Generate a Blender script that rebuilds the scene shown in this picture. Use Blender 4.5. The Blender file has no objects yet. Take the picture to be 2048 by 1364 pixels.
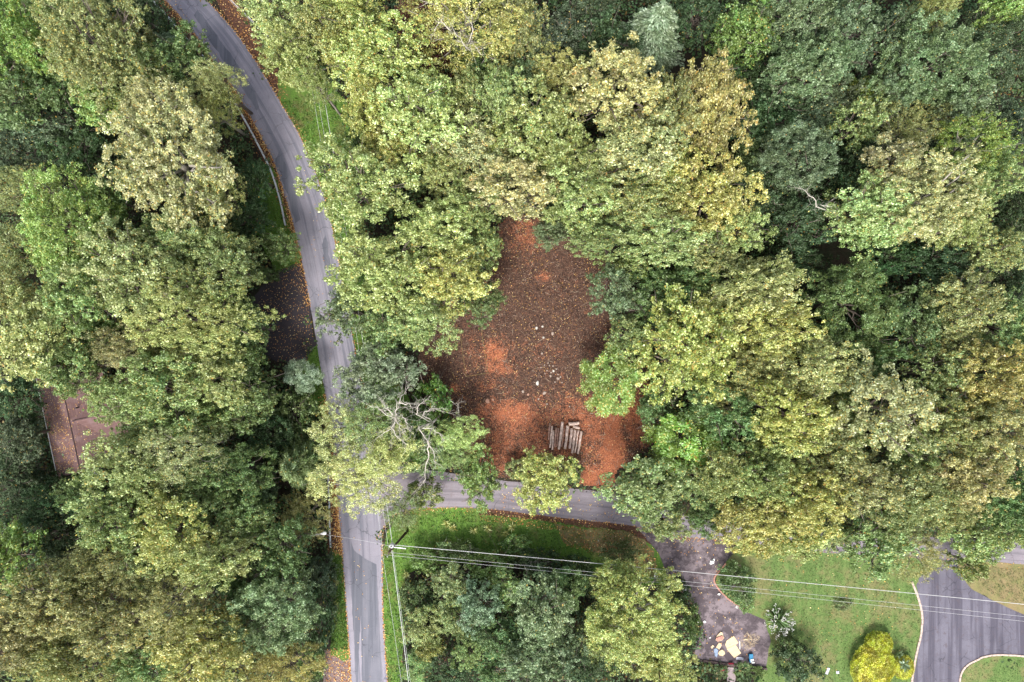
import bpy, bmesh, math, random
import numpy as np
from mathutils import Vector, noise
from mathutils.geometry import tessellate_polygon

scene = bpy.context.scene
# ------------------------------------------------------------------ camera, sky, sun, exposure
CAM_H = 96.0
K0 = 144.0 / 2048.0
cam_data = bpy.data.cameras.new("camera")
cam_data.lens = 24.0; cam_data.sensor_width = 36.0
cam_data.clip_start = 0.5; cam_data.clip_end = 3000.0
cam = bpy.data.objects.new("camera", cam_data)
scene.collection.objects.link(cam)
cam.location = (0, 0, CAM_H); cam.rotation_euler = (0, 0, 0)
scene.camera = cam

SUN_EL, SUN_AZ = 56.0, 192.0      # azimuth measured clockwise from image-up; light comes from the lower edge
world = bpy.data.worlds.new("World"); scene.world = world; world.use_nodes = True
wn = world.node_tree; bg = wn.nodes["Background"]
sky = wn.nodes.new("ShaderNodeTexSky"); sky.sky_type = 'NISHITA'; sky.sun_disc = False
sky.sun_elevation = math.radians(SUN_EL); sky.sun_rotation = math.radians(SUN_AZ)
sky.air_density = 1.0; sky.dust_density = 4.0; sky.ozone_density = 0.6
hs = wn.nodes.new("ShaderNodeHueSaturation"); hs.inputs['Saturation'].default_value = 0.45
wn.links.new(sky.outputs[0], hs.inputs['Color']); wn.links.new(hs.outputs[0], bg.inputs['Color'])
bg.inputs['Strength'].default_value = 0.130
sun_d = bpy.data.lights.new("sun", 'SUN'); sun_d.energy = 1.5; sun_d.angle = math.radians(18)
sun_d.color = (1.0, 0.965, 0.90)
sun = bpy.data.objects.new("sun", sun_d); scene.collection.objects.link(sun)
_a, _e = math.radians(SUN_AZ), math.radians(SUN_EL)
sdir = Vector((math.sin(_a) * math.cos(_e), math.cos(_a) * math.cos(_e), math.sin(_e)))
sun.rotation_euler = sdir.to_track_quat('Z', 'Y').to_euler()
scene.view_settings.view_transform = 'Standard'; scene.view_settings.look = 'None'
scene.view_settings.gamma = 1.0; scene.view_settings.use_curve_mapping = False
scene.view_settings.exposure = 1.45
scene.cycles.max_bounces = 6; scene.cycles.diffuse_bounces = 3; scene.cycles.transmission_bounces = 2

C = scene.collection
R_ = random.Random(7)
NR = np.random.default_rng(11)

def G(px, py, z=0.0):
    """photo pixel (2048 wide) -> world point at height z"""
    k = K0 * (CAM_H - z) / CAM_H
    return Vector(((px - 1024) * k, (682 - py) * k, z))

def tag(o, label=None, cat=None, group=None, kind=None):
    if label: o['label'] = label
    if cat: o['category'] = cat
    if group: o['group'] = group
    if kind: o['kind'] = kind
    return o

def link(name, me, mat=None, parent=None):
    o = bpy.data.objects.new(name, me); C.objects.link(o)
    if mat is not None and not me.materials: me.materials.append(mat)
    if parent is not None: o.parent = parent
    return o

def empty(name, loc, rz=0.0):
    o = bpy.data.objects.new(name, None); C.objects.link(o)
    o.location = loc; o.rotation_euler = (0, 0, rz); o.empty_display_size = 0.5
    return o

# ------------------------------------------------------------------ node helpers / materials
def new_mat(name):
    m = bpy.data.materials.new(name); m.use_nodes = True
    nt = m.node_tree; b = nt.nodes["Principled BSDF"]
    b.inputs['Roughness'].default_value = 0.85
    b.inputs['Specular IOR Level'].default_value = 0.25
    return m, nt, b

def N(nt, t, **kw):
    n = nt.nodes.new(t)
    for k, v in kw.items(): setattr(n, k, v)
    return n

def mixc(nt, fac, a, b, mode='MIX'):
    n = N(nt, 'ShaderNodeMix', data_type='RGBA', blend_type=mode, clamp_factor=True)
    for i, v in ((0, fac), (6, a), (7, b)):
        if isinstance(v, bpy.types.NodeSocket): nt.links.new(v, n.inputs[i])
        elif i == 0: n.inputs[0].default_value = v
        else: n.inputs[i].default_value = (*v, 1)
    return n.outputs[2]

def math_(nt, op, a, b=0.0, c=None, clamp=False):
    n = N(nt, 'ShaderNodeMath', operation=op, use_clamp=clamp)
    for i, v in enumerate((a, b, c)):
        if v is None: continue
        if isinstance(v, bpy.types.NodeSocket): nt.links.new(v, n.inputs[i])
        else: n.inputs[i].default_value = v
    return n.outputs[0]

def coords(nt, kind='Object'):
    return N(nt, 'ShaderNodeTexCoord').outputs[kind]

def noise_(nt, scale, vec=None, detail=4, rough=0.6, stretch=None):
    n = N(nt, 'ShaderNodeTexNoise'); n.inputs['Scale'].default_value = scale
    n.inputs['Detail'].default_value = detail; n.inputs['Roughness'].default_value = rough
    v = vec if vec is not None else coords(nt)
    if stretch:
        mp = N(nt, 'ShaderNodeMapping'); mp.inputs['Scale'].default_value = stretch
        nt.links.new(v, mp.inputs[0]); v = mp.outputs[0]
    nt.links.new(v, n.inputs['Vector'])
    return n.outputs['Fac']

def ramp(nt, fac, stops):
    r = N(nt, 'ShaderNodeValToRGB'); e = r.color_ramp.elements
    while len(e) < len(stops): e.new(0.5)
    for i, (p, c) in enumerate(stops):
        e[i].position = p; e[i].color = (*c, 1) if len(c) == 3 else c
    nt.links.new(fac, r.inputs[0]); return r.outputs[0]

def smooth(nt, fac, lo, hi):
    n = N(nt, 'ShaderNodeMapRange', interpolation_type='SMOOTHSTEP')
    n.inputs['From Min'].default_value = lo; n.inputs['From Max'].default_value = hi
    nt.links.new(fac, n.inputs['Value']); return n.outputs[0]

def bump(nt, b, h, strength, dist=0.05):
    n = N(nt, 'ShaderNodeBump'); n.inputs['Strength'].default_value = strength
    n.inputs['Distance'].default_value = dist
    nt.links.new(h, n.inputs['Height']); nt.links.new(n.outputs[0], b.inputs['Normal'])

def plain(name, col, rough=0.8, var=0.15, scale=3.0, spec=0.25, metal=0.0):
    m, nt, b = new_mat(name)
    f = noise_(nt, scale)
    lo = tuple(c * (1 - var) for c in col); hi = tuple(min(1, c * (1 + var)) for c in col)
    nt.links.new(ramp(nt, f, [(0.3, lo), (0.7, hi)]), b.inputs['Base Color'])
    b.inputs['Roughness'].default_value = rough; b.inputs['Specular IOR Level'].default_value = spec
    b.inputs['Metallic'].default_value = metal
    return m

def leaf_material(name, own=None, accent=(0.62, 0.45, 0.09), accent_amt=None, trans=0.28):
    """per-object colour (object colour RGB), object alpha = share of turned leaves"""
    m, nt, b = new_mat(name)
    oi = N(nt, 'ShaderNodeObjectInfo')
    rnd = N(nt, 'ShaderNodeAttribute', attribute_name='rnd').outputs['Fac']
    cl = N(nt, 'ShaderNodeAttribute', attribute_name='clump').outputs['Fac']
    base = oi.outputs['Color']
    if own is not None:
        rgb = N(nt, 'ShaderNodeRGB'); rgb.outputs[0].default_value = (*own, 1); base = rgb.outputs[0]
    gr = smooth(nt, math_(nt, 'ADD', math_(nt, 'MULTIPLY', noise_(nt, 1.15, detail=4), 0.75), math_(nt, 'MULTIPLY', cl, 0.34)), 0.46, 0.64)
    mul = N(nt, 'ShaderNodeMix', data_type='RGBA', blend_type='MULTIPLY'); mul.inputs[0].default_value = 1.0
    nt.links.new(base, mul.inputs[6]); mul.inputs[7].default_value = (0.52, 0.68, 0.46, 1)
    base = mixc(nt, math_(nt, 'MULTIPLY', math_(nt, 'SUBTRACT', 1.0, gr), 0.68), base, mul.outputs[2])
    # fresher green and paler tone vary by clump; noise in real space breaks the crown up
    hsv = N(nt, 'ShaderNodeHueSaturation')
    big = noise_(nt, 0.45, detail=2)
    hue = math_(nt, 'ADD', 0.5, math_(nt, 'MULTIPLY', math_(nt, 'SUBTRACT', math_(nt, 'ADD', math_(nt, 'MULTIPLY', cl, 0.5), big), 0.75), 0.09))
    nt.links.new(hue, hsv.inputs['Hue'])
    val = math_(nt, 'ADD', 0.38, math_(nt, 'ADD', math_(nt, 'MULTIPLY', math_(nt, 'POWER', rnd, 2.6), 1.35), math_(nt, 'MULTIPLY', cl, 0.40)))  # random leaf highlights put into colour: lifted value, lower saturation
    sat = math_(nt, 'SUBTRACT', 1.06, math_(nt, 'MULTIPLY', math_(nt, 'POWER', rnd, 3.0), 0.42)); nt.links.new(sat, hsv.inputs['Saturation'])
    nt.links.new(val, hsv.inputs['Value']); nt.links.new(base, hsv.inputs['Color'])
    amt = oi.outputs['Alpha'] if accent_amt is None else accent_amt
    # turned leaves: random leaf AND patchy clump
    r2 = math_(nt, 'FRACT', math_(nt, 'MULTIPLY', rnd, 7.31))
    patch = smooth(nt, math_(nt, 'ADD', math_(nt, 'MULTIPLY', cl, 0.35), math_(nt, 'MULTIPLY', big, 0.8)), 0.35, 0.8)
    thr = math_(nt, 'MULTIPLY', math_(nt, 'ADD', math_(nt, 'MULTIPLY', patch, 1.5), 0.25), amt)
    turned = math_(nt, 'LESS_THAN', r2, thr)
    acc = ramp(nt, math_(nt, 'FRACT', math_(nt, 'MULTIPLY', rnd, 23.7)),
               [(0.0, (accent[0] * 0.75, accent[1] * 0.45, accent[2] * 0.6)), (0.35, accent), (1.0, (accent[0] * 1.02, accent[1] * 1.3, accent[2] * 2.0))])
    col = mixc(nt, math_(nt, 'MULTIPLY', turned, 0.7), hsv.outputs[0], acc)
    nt.links.new(col, b.inputs['Base Color'])
    b.inputs['Roughness'].default_value = 0.55; b.inputs['Specular IOR Level'].default_value = 0.3
    tr = N(nt, 'ShaderNodeBsdfTranslucent'); nt.links.new(col, tr.inputs['Color'])
    mx = N(nt, 'ShaderNodeMixShader'); mx.inputs[0].default_value = trans
    out = nt.nodes['Material Output']
    nt.links.new(b.outputs[0], mx.inputs[1]); nt.links.new(tr.outputs[0], mx.inputs[2]); nt.links.new(mx.outputs[0], out.inputs['Surface'])
    return m

M = {}
M['leaf'] = leaf_material('leaf')
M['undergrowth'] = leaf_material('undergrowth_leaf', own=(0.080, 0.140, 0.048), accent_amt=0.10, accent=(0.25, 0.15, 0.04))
M['grass_blade'] = leaf_material('grass_blade', own=(0.110, 0.215, 0.034), accent_amt=0.12, accent=(0.30, 0.26, 0.06))
M['bark'] = plain('bark', (0.16, 0.13, 0.11), 0.9, 0.35, 2.0)
M['pale_bark'] = plain('pale_bark', (0.33, 0.30, 0.26), 0.85, 0.25, 1.5)
M['dead_wood'] = plain('dead_wood', (0.50, 0.46, 0.40), 0.85, 0.22, 2.0)

# litter leaf: colour by attribute
def litter_mat(name, stops):
    m, nt, b = new_mat(name)
    rnd = N(nt, 'ShaderNodeAttribute', attribute_name='rnd').outputs['Fac']
    nt.links.new(ramp(nt, rnd, stops), b.inputs['Base Color'])
    b.inputs['Roughness'].default_value = 0.7
    return m
M['litter'] = litter_mat('fallen_leaf', [(0.0, (0.16, 0.07, 0.035)), (0.35, (0.34, 0.14, 0.05)), (0.62, (0.55, 0.27, 0.08)), (0.85, (0.70, 0.44, 0.14)), (1.0, (0.80, 0.66, 0.36))])
M['chips'] = litter_mat('wood_chip', [(0.0, (0.010, 0.006, 0.005)), (0.45, (0.045, 0.024, 0.019)), (0.78, (0.13, 0.072, 0.055)), (0.93, (0.27, 0.17, 0.13)), (1.0, (0.50, 0.38, 0.30))])
M['twig'] = litter_mat('twig_wood', [(0.0, (0.10, 0.07, 0.05)), (0.6, (0.18, 0.12, 0.09)), (1.0, (0.34, 0.27, 0.20))])

# ground
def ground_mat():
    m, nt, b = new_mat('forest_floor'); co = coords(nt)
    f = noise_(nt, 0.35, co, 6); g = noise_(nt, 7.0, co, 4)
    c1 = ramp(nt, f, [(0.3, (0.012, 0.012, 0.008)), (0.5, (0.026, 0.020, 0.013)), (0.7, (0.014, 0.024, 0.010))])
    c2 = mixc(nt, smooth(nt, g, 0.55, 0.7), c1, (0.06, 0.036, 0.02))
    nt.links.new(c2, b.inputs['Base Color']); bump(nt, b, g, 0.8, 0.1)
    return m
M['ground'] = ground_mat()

def grass_mat(name, a, bcol, dry, dryamt):
    m, nt, b = new_mat(name); co = coords(nt)
    f = noise_(nt, 0.22, co, 5); g = noise_(nt, 5.0, co, 5, 0.75); st = noise_(nt, 0.9, co, 4)
    base = mixc(nt, smooth(nt, g, 0.3, 0.7), a, bcol)
    mow = noise_(nt, 1.0, co, 2, 0.5, stretch=(1.1, 0.12, 1))
    base = mixc(nt, math_(nt, 'MULTIPLY', smooth(nt, mow, 0.4, 0.65), 0.35), base, tuple(c * 1.3 for c in bcol))
    dm = math_(nt, 'MULTIPLY', smooth(nt, math_(nt, 'ADD', math_(nt, 'MULTIPLY', f, 0.6), math_(nt, 'MULTIPLY', st, 0.4)), 0.60 - 0.25 * dryamt, 0.72 - 0.15 * dryamt), 0.8)
    nt.links.new(mixc(nt, dm, base, dry), b.inputs['Base Color']); bump(nt, b, g, 0.9, 0.08)
    return m
M['lawn'] = grass_mat('lawn_grass', (0.048, 0.100, 0.020), (0.115, 0.170, 0.050), (0.17, 0.150, 0.065), 0.60)
M['verge'] = grass_mat('verge_grass', (0.045, 0.105, 0.017), (0.11, 0.20, 0.030), (0.13, 0.105, 0.045), 0.45)
M['dry_verge'] = grass_mat('dry_verge_grass', (0.09, 0.095, 0.035), (0.17, 0.16, 0.06), (0.22, 0.16, 0.085), 0.8)

def asphalt_mat(name, light, dark, warm=(0.2, 0.16, 0.15), streak=True, grime=0.5, mottle=False):
    m, nt, b = new_mat(name); uv = coords(nt, 'UV'); co = coords(nt)
    grit = noise_(nt, 22.0, co, 5, 0.8); blot = noise_(nt, 0.25, co, 5); med = noise_(nt, 1.6, co, 5, 0.65)
    col = mixc(nt, smooth(nt, blot, 0.38, 0.62), light, tuple(0.6 * l + 0.4 * d for l, d in zip(light, dark)))
    if streak:
        s1 = noise_(nt, 1.0, uv, 4, 0.6, stretch=(7.0, 0.035, 1)); s2 = noise_(nt, 1.0, uv, 3, 0.6, stretch=(22.0, 0.09, 1))
        col = mixc(nt, math_(nt, 'MULTIPLY', smooth(nt, s1, 0.47, 0.60), 0.85), col, dark)
        col = mixc(nt, math_(nt, 'MULTIPLY', smooth(nt, s2, 0.52, 0.68), 0.35), col, tuple(min(1, l * 1.25) for l in light))
    col = mixc(nt, math_(nt, 'MULTIPLY', smooth(nt, med, 0.52, 0.72), grime), col, warm)
    col = mixc(nt, 0.55, col, ramp(nt, grit, [(0.25, (0.35,) * 3), (0.5, (0.98,) * 3), (0.75, (1.6,) * 3)]), 'MULTIPLY')
    if mottle:
        mo = noise_(nt, 0.55, co, 9, 0.72); col = mixc(nt, math_(nt, 'MULTIPLY', smooth(nt, mo, 0.43, 0.56), 0.85), col, dark)
        sp = noise_(nt, 5.0, co, 6, 0.8); col = mixc(nt, math_(nt, 'MULTIPLY', smooth(nt, sp, 0.60, 0.72), 0.5), col, tuple(min(1, l * 1.7) for l in light))
    # fine cracks
    vo = N(nt, 'ShaderNodeTexVoronoi', feature='DISTANCE_TO_EDGE'); vo.inputs['Scale'].default_value = 0.42
    wv = N(nt, 'ShaderNodeVectorMath', operation='ADD'); nz = N(nt, 'ShaderNodeTexNoise'); nz.inputs['Scale'].default_value = 0.9
    nt.links.new(co, nz.inputs['Vector']); nt.links.new(co, wv.inputs[0]); nt.links.new(nz.outputs['Color'], wv.inputs[1]); nt.links.new(wv.outputs[0], vo.inputs['Vector'])
    crack = math_(nt, 'MULTIPLY', math_(nt, 'LESS_THAN', vo.outputs['Distance'], 0.014), smooth(nt, blot, 0.45, 0.6))
    col = mixc(nt, math_(nt, 'MULTIPLY', crack, 0.55), col, tuple(c * 0.4 for c in dark))
    nt.links.new(col, b.inputs['Base Color']); b.inputs['Roughness'].default_value = 0.8
    bump(nt, b, grit, 0.35, 0.02)
    return m
M['road'] = asphalt_mat('worn_asphalt', (0.245, 0.230, 0.270), (0.140, 0.142, 0.175), (0.22, 0.19, 0.19), True, 0.25)
M['side_road'] = asphalt_mat('side_asphalt', (0.225, 0.200, 0.225), (0.13, 0.118, 0.135), (0.17, 0.13, 0.125), True, 0.5)
M['patch'] = asphalt_mat('dark_asphalt_patch', (0.155, 0.155, 0.185), (0.10, 0.105, 0.13), (0.15, 0.14, 0.15), True, 0.15)
M['driveway'] = asphalt_mat('cracked_driveway', (0.190, 0.155, 0.168), (0.048, 0.037, 0.043), (0.050, 0.037, 0.040), False, 0.7, True)
M['black_drive'] = asphalt_mat('black_driveway', (0.042, 0.036, 0.043), (0.02, 0.017, 0.02), (0.065, 0.04, 0.04), False, 0.4)
M['wide_drive'] = asphalt_mat('blue_grey_driveway', (0.125, 0.118, 0.148), (0.060, 0.055, 0.075), (0.085, 0.068, 0.078), True, 0.75)
M['gravel'] = asphalt_mat('pinkish_gravel', (0.20, 0.145, 0.14), (0.11, 0.07, 0.07), (0.15, 0.09, 0.07), False, 0.6)
M['concrete'] = plain('concrete', (0.36, 0.29, 0.30), 0.9, 0.25, 1.5)
M['litter_ground'] = plain('leafy_verge', (0.085, 0.042, 0.027), 0.95, 0.65, 4.0)
M['clay'] = None

def clearing_mat():
    m, nt, b = new_mat('cleared_soil'); co = coords(nt)
    clay = N(nt, 'ShaderNodeAttribute', attribute_name='clay').outputs['Fac']
    n1 = noise_(nt, 0.8, co, 7, 0.7); n2 = noise_(nt, 6.0, co, 6, 0.8); n3 = noise_(nt, 2.2, co, 5, 0.7)
    fibre = noise_(nt, 9.0, co, 4, 0.8, stretch=(1, 0.25, 1))
    mulch = ramp(nt, n2, [(0.30, (0.012, 0.008, 0.006)), (0.45, (0.050, 0.027, 0.019)), (0.56, (0.110, 0.059, 0.039)), (0.70, (0.23, 0.14, 0.10))])
    mulch = mixc(nt, math_(nt, 'MULTIPLY', smooth(nt, n3, 0.48, 0.7), 0.6), mulch, (0.022, 0.012, 0.010))
    mulch = mixc(nt, math_(nt, 'MULTIPLY', smooth(nt, n1, 0.55, 0.7), 0.5), mulch, (0.18, 0.075, 0.042))
    cl = ramp(nt, n2, [(0.34, (0.13, 0.046, 0.026)), (0.5, (0.31, 0.102, 0.048)), (0.64, (0.49, 0.20, 0.105))])
    f = smooth(nt, math_(nt, 'ADD', clay, math_(nt, 'ADD', math_(nt, 'MULTIPLY', math_(nt, 'SUBTRACT', n1, 0.5), 1.9), math_(nt, 'MULTIPLY', math_(nt, 'SUBTRACT', n2, 0.5), 2.4))), 0.20, 0.88)
    nt.links.new(mixc(nt, f, mulch, cl), b.inputs['Base Color']); bump(nt, b, n2, 0.9, 0.12)
    return m
M['clearing'] = clearing_mat()

def roof_mat():
    m, nt, b = new_mat('roof_shingle'); uv = coords(nt, 'UV')
    br = N(nt, 'ShaderNodeTexBrick'); nt.links.new(uv, br.inputs['Vector'])
    br.inputs['Scale'].default_value = 1.0; br.inputs['Brick Width'].default_value = 0.9; br.inputs['Row Height'].default_value = 0.28
    br.inputs['Mortar Size'].default_value = 0.012
    br.inputs['Color1'].default_value = (0.155, 0.092, 0.088, 1); br.inputs['Color2'].default_value = (0.12, 0.068, 0.064, 1); br.inputs['Mortar'].default_value = (0.07, 0.045, 0.045, 1)
    st = noise_(nt, 0.6, uv, 5, 0.7, stretch=(1.0, 0.35, 1)); fi = noise_(nt, 14, uv, 3)
    c = mixc(nt, math_(nt, 'MULTIPLY', smooth(nt, st, 0.45, 0.68), 0.5), br.outputs['Color'], (0.20, 0.135, 0.14))
    c = mixc(nt, 0.5, c, ramp(nt, fi, [(0.3, (0.6,) * 3), (0.7, (1.35,) * 3)]), 'MULTIPLY')
    nt.links.new(c, b.inputs['Base Color'])
    return m
M['roof'] = roof_mat()
M['white'] = plain('white_paint', (0.75, 0.75, 0.74), 0.6, 0.06)
M['offwhite'] = plain('weathered_white', (0.62, 0.62, 0.60), 0.7, 0.12)
M['wall'] = plain('house_siding', (0.50, 0.47, 0.42), 0.8, 0.1)
M['galv'] = plain('galvanized_steel', (0.58, 0.60, 0.63), 0.5, 0.12, 2.0, 0.5, 0.15)
M['wood_post'] = plain('treated_post', (0.20, 0.15, 0.11), 0.9, 0.3)
M['creosote'] = plain('creosoted_wood', (0.075, 0.050, 0.038), 0.9, 0.4, 2.5)
M['wire'] = plain('aluminium_wire', (0.50, 0.50, 0.50), 0.5, 0.08, 1.0, 0.4)
M['log_bark'] = plain('log_bark', (0.52, 0.39, 0.33), 0.9, 0.55, 3.2)
M['log_bark_dark'] = plain('log_bark_dark', (0.32, 0.19, 0.145), 0.9, 0.5, 3.2)
M['log_end'] = plain('log_cut_end', (0.55, 0.38, 0.24), 0.8, 0.2, 3)
M['rock'] = plain('field_stone', (0.30, 0.24, 0.20), 0.9, 0.3, 2.5)
M['pink_rock'] = plain('reddish_stone', (0.36, 0.21, 0.15), 0.9, 0.25, 2.5)
M['white_rock'] = plain('white_quartz', (0.48, 0.45, 0.40), 0.85, 0.15, 2.5)
M['tape'] = plain('yellow_tape', (0.34, 0.28, 0.09), 0.6, 0.2)
M['ply'] = plain('plywood', (0.56, 0.44, 0.27), 0.75, 0.10, 2.0)
M['card'] = plain('wet_cardboard', (0.50, 0.38, 0.26), 0.85, 0.15, 4)
M['insul'] = plain('pink_stained_paper', (0.42, 0.20, 0.16), 0.9, 0.3, 6)
M['blue_grey'] = plain('blue_grey_plastic', (0.20, 0.26, 0.36), 0.6, 0.15)
M['blue'] = plain('blue_plastic', (0.02, 0.16, 0.30), 0.5, 0.2, 8)
M['red'] = plain('red_plastic', (0.45, 0.02, 0.05), 0.5, 0.2)
M['dark_red'] = plain('dark_red_cloth', (0.15, 0.01, 0.02), 0.9, 0.2)
M['grey_board'] = plain('grey_board', (0.42, 0.42, 0.48), 0.8, 0.1)
M['kerb'] = plain('kerb_stone', (0.48, 0.37, 0.32), 0.9, 0.28, 1.2)
M['kerb_pink'] = plain('brick_edging', (0.42, 0.22, 0.17), 0.9, 0.35, 3)
M['tie'] = plain('landscape_timber', (0.085, 0.062, 0.058), 0.9, 0.3)
M['glass'] = plain('lamp_glass', (0.7, 0.72, 0.75), 0.25, 0.05, 1, 0.6)
M['petal'] = plain('white_petal', (0.62, 0.61, 0.57), 0.7, 0.08)
M['black'] = plain('black_plastic', (0.02, 0.02, 0.022), 0.5, 0.2)

# ------------------------------------------------------------------ mesh helpers
def mesh_np(name, V, F, attrs=None, smooth_shade=False):
    V = np.asarray(V, dtype=np.float32); F = np.asarray(F, dtype=np.int32)
    me = bpy.data.meshes.new(name); n, k = F.shape
    me.vertices.add(len(V)); me.vertices.foreach_set('co', V.ravel())
    me.loops.add(n * k); me.loops.foreach_set('vertex_index', F.ravel())
    me.polygons.add(n); me.polygons.foreach_set('loop_start', np.arange(0, n * k, k, dtype=np.int32))
    if smooth_shade: me.polygons.foreach_set('use_smooth', np.ones(n, dtype=bool))
    for an, arr in (attrs or {}).items():
        a = me.attributes.new(an, 'FLOAT', 'POINT'); a.data.foreach_set('value', np.asarray(arr, dtype=np.float32))
    me.update(calc_edges=True); me.validate()
    return me

def unit(a):
    return a / np.maximum(np.linalg.norm(a, axis=1, keepdims=True), 1e-6)

def leaf_cloud(P, Nn, size, rng, aspect=0.62, tdir=None, clump=None, fold=0.1):
    n = len(P); Nn = unit(Nn)
    t = rng.normal(size=(n, 3)) if tdir is None else tdir
    t = unit(t - (t * Nn).sum(1, keepdims=True) * Nn); b = np.cross(Nn, t)
    s = np.asarray(size).reshape(-1, 1) * np.ones((n, 1))
    V = np.empty((n, 4, 3))
    V[:, 0] = P - t * s * 0.5; V[:, 1] = P + b * s * aspect * 0.5 + Nn * s * fold
    V[:, 2] = P + t * s * 0.5 - Nn * s * fold; V[:, 3] = P - b * s * aspect * 0.5 + Nn * s * fold
    F = np.arange(n * 4).reshape(n, 4)
    r = np.repeat(rng.random(n), 4)
    c = np.repeat(clump if clump is not None else rng.random(n), 4)
    return V.reshape(-1, 3), F, {'rnd': r, 'clump': c}

class MB:
    """collects quads/tris in lists for small meshes"""
    def __init__(s): s.v = []; s.f = []; s.uv = None
    def add(s, vs, fs):
        o = len(s.v); s.v += [tuple(v) for v in vs]; s.f += [tuple(i + o for i in f) for f in fs]
    def box(s, c, d, rz=0.0, tilt=None):
        cx, cy, cz = c; dx, dy, dz = (x / 2 for x in d); cs, sn = math.cos(rz), math.sin(rz); vs = []
        for z in (-dz, dz):
            for x, y in ((-dx, -dy), (dx, -dy), (dx, dy), (-dx, dy)):
                zz = z + (tilt * x if tilt else 0)
                vs.append((cx + x * cs - y * sn, cy + x * sn + y * cs, cz + zz))
        s.add(vs, [(3, 2, 1, 0), (4, 5, 6, 7), (0, 1, 5, 4), (1, 2, 6, 5), (2, 3, 7, 6), (3, 0, 4, 7)])
    def tube(s, pts, rad, sides=6, cap=True):
        pts = [Vector(p) for p in pts]; n = len(pts); rings = []
        for i, p in enumerate(pts):
            d = (pts[min(i + 1, n - 1)] - pts[max(i - 1, 0)])
            if d.length < 1e-6: d = Vector((0, 0, 1))
            d.normalize(); up = Vector((0, 0, 1)) if abs(d.z) < 0.9 else Vector((1, 0, 0))
            a = d.cross(up).normalized(); b = d.cross(a)
            r = rad[i] if isinstance(rad, (list, tuple)) else rad
            rings.append([p + (a * math.cos(t) + b * math.sin(t)) * r for t in (2 * math.pi * j / sides for j in range(sides))])
        vs = [v for ring in rings for v in ring]; fs = []
        for i in range(n - 1):
            for j in range(sides):
                k = (j + 1) % sides
                fs.append((i * sides + j, i * sides + k, (i + 1) * sides + k, (i + 1) * sides + j))
        if cap:
            fs.append(tuple(range(sides))[::-1]); fs.append(tuple((n - 1) * sides + j for j in range(sides)))
        s.add(vs, fs)
    def prism(s, poly, z0, z1):
        n = len(poly); vs = [(p[0], p[1], z0) for p in poly] + [(p[0], p[1], z1) for p in poly]
        fs = [(i, (i + 1) % n, n + (i + 1) % n, n + i) for i in range(n)]
        tris = tessellate_polygon([[Vector((p[0], p[1], 0)) for p in poly]])
        for t in tris: fs.append(tuple(n + i for i in t)); fs.append(tuple(reversed(t)))
        s.add(vs, fs)
    def build(s, name, mat, parent=None, smooth_shade=False):
        me = bpy.data.meshes.new(name); me.from_pydata(s.v, [], s.f); me.update()
        bm = bmesh.new(); bm.from_mesh(me); bmesh.ops.recalc_face_normals(bm, faces=bm.faces); bm.to_mesh(me); bm.free()
        if smooth_shade:
            for p in me.polygons: p.use_smooth = True
        return link(name, me, mat, parent)

def densify(poly, step=0.5, jit=0.0, seed=0.0):
    out = []; n = len(poly)
    for i in range(n):
        a, b = Vector(poly[i][:2]), Vector(poly[(i + 1) % n][:2]); L = (b - a).length; k = max(1, int(L / step))
        for j in range(k): out.append(a.lerp(b, j / k))
    if jit:
        res = []
        for p in out:
            q = Vector((p.x * 0.7, p.y * 0.7, seed)); r = Vector((p.x * 2.3, p.y * 2.3, seed + 9))
            res.append(p + Vector((noise.noise(q), noise.noise(q + Vector((31, 7, 0))))) * jit + Vector((noise.noise(r), noise.noise(r + Vector((3, 17, 0))))) * jit * 0.6)
        out = res
    return out

def pix_poly(pts): return [G(x, y)[:2] for x, y in pts]

OPEN = []     # open ground polygons (world), no undergrowth there
def sheet(name, pts, z, mat, jit=0.3, kind='structure', open_=True, step=0.5):
    w = pix_poly(pts)
    if open_: OPEN.append(np.array(w))
    p = densify(w, step, jit, z * 100)
    tris = tessellate_polygon([[Vector((q.x, q.y, 0)) for q in p]])
    me = bpy.data.meshes.new(name); me.from_pydata([(q.x, q.y, z) for q in p], [], [tuple(t) for t in tris]); me.update()
    bm = bmesh.new(); bm.from_mesh(me)
    for f in bm.faces:
        if f.normal.z < 0: f.normal_flip()
    uvl = bm.loops.layers.uv.new('UV')
    for f in bm.faces:
        for l in f.loops: l[uvl].uv = (l.vert.co.x * 0.15, l.vert.co.y)
    bm.to_mesh(me); bm.free()
    o = link(name, me, mat); o['kind'] = kind
    return o

def inside(P, poly):
    x, y = P[:, 0], P[:, 1]; c = np.zeros(len(P), bool); n = len(poly); j = n - 1
    for i in range(n):
        xi, yi, xj, yj = poly[i][0], poly[i][1], poly[j][0], poly[j][1]
        m = ((yi > y) != (yj > y)) & (x < (xj - xi) * (y - yi) / (yj - yi + 1e-12) + xi); c ^= m; j = i
    return c

def smooth_line(pts, n=8):
    """Catmull-Rom through pixel points -> denser pixel points"""
    P = [Vector(p) for p in pts]; out = []
    for i in range(len(P) - 1):
        p0 = P[i - 1] if i else P[i] * 2 - P[i + 1]; p1, p2 = P[i], P[i + 1]; p3 = P[i + 2] if i + 2 < len(P) else p2 * 2 - p1
        for j in range(n):
            t = j / n
            out.append(0.5 * ((2 * p1) + (p2 - p0) * t + (2 * p0 - 5 * p1 + 4 * p2 - p3) * t * t + (3 * p1 - p0 - 3 * p2 + p3) * t ** 3))
    out.append(P[-1]); return out

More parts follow.
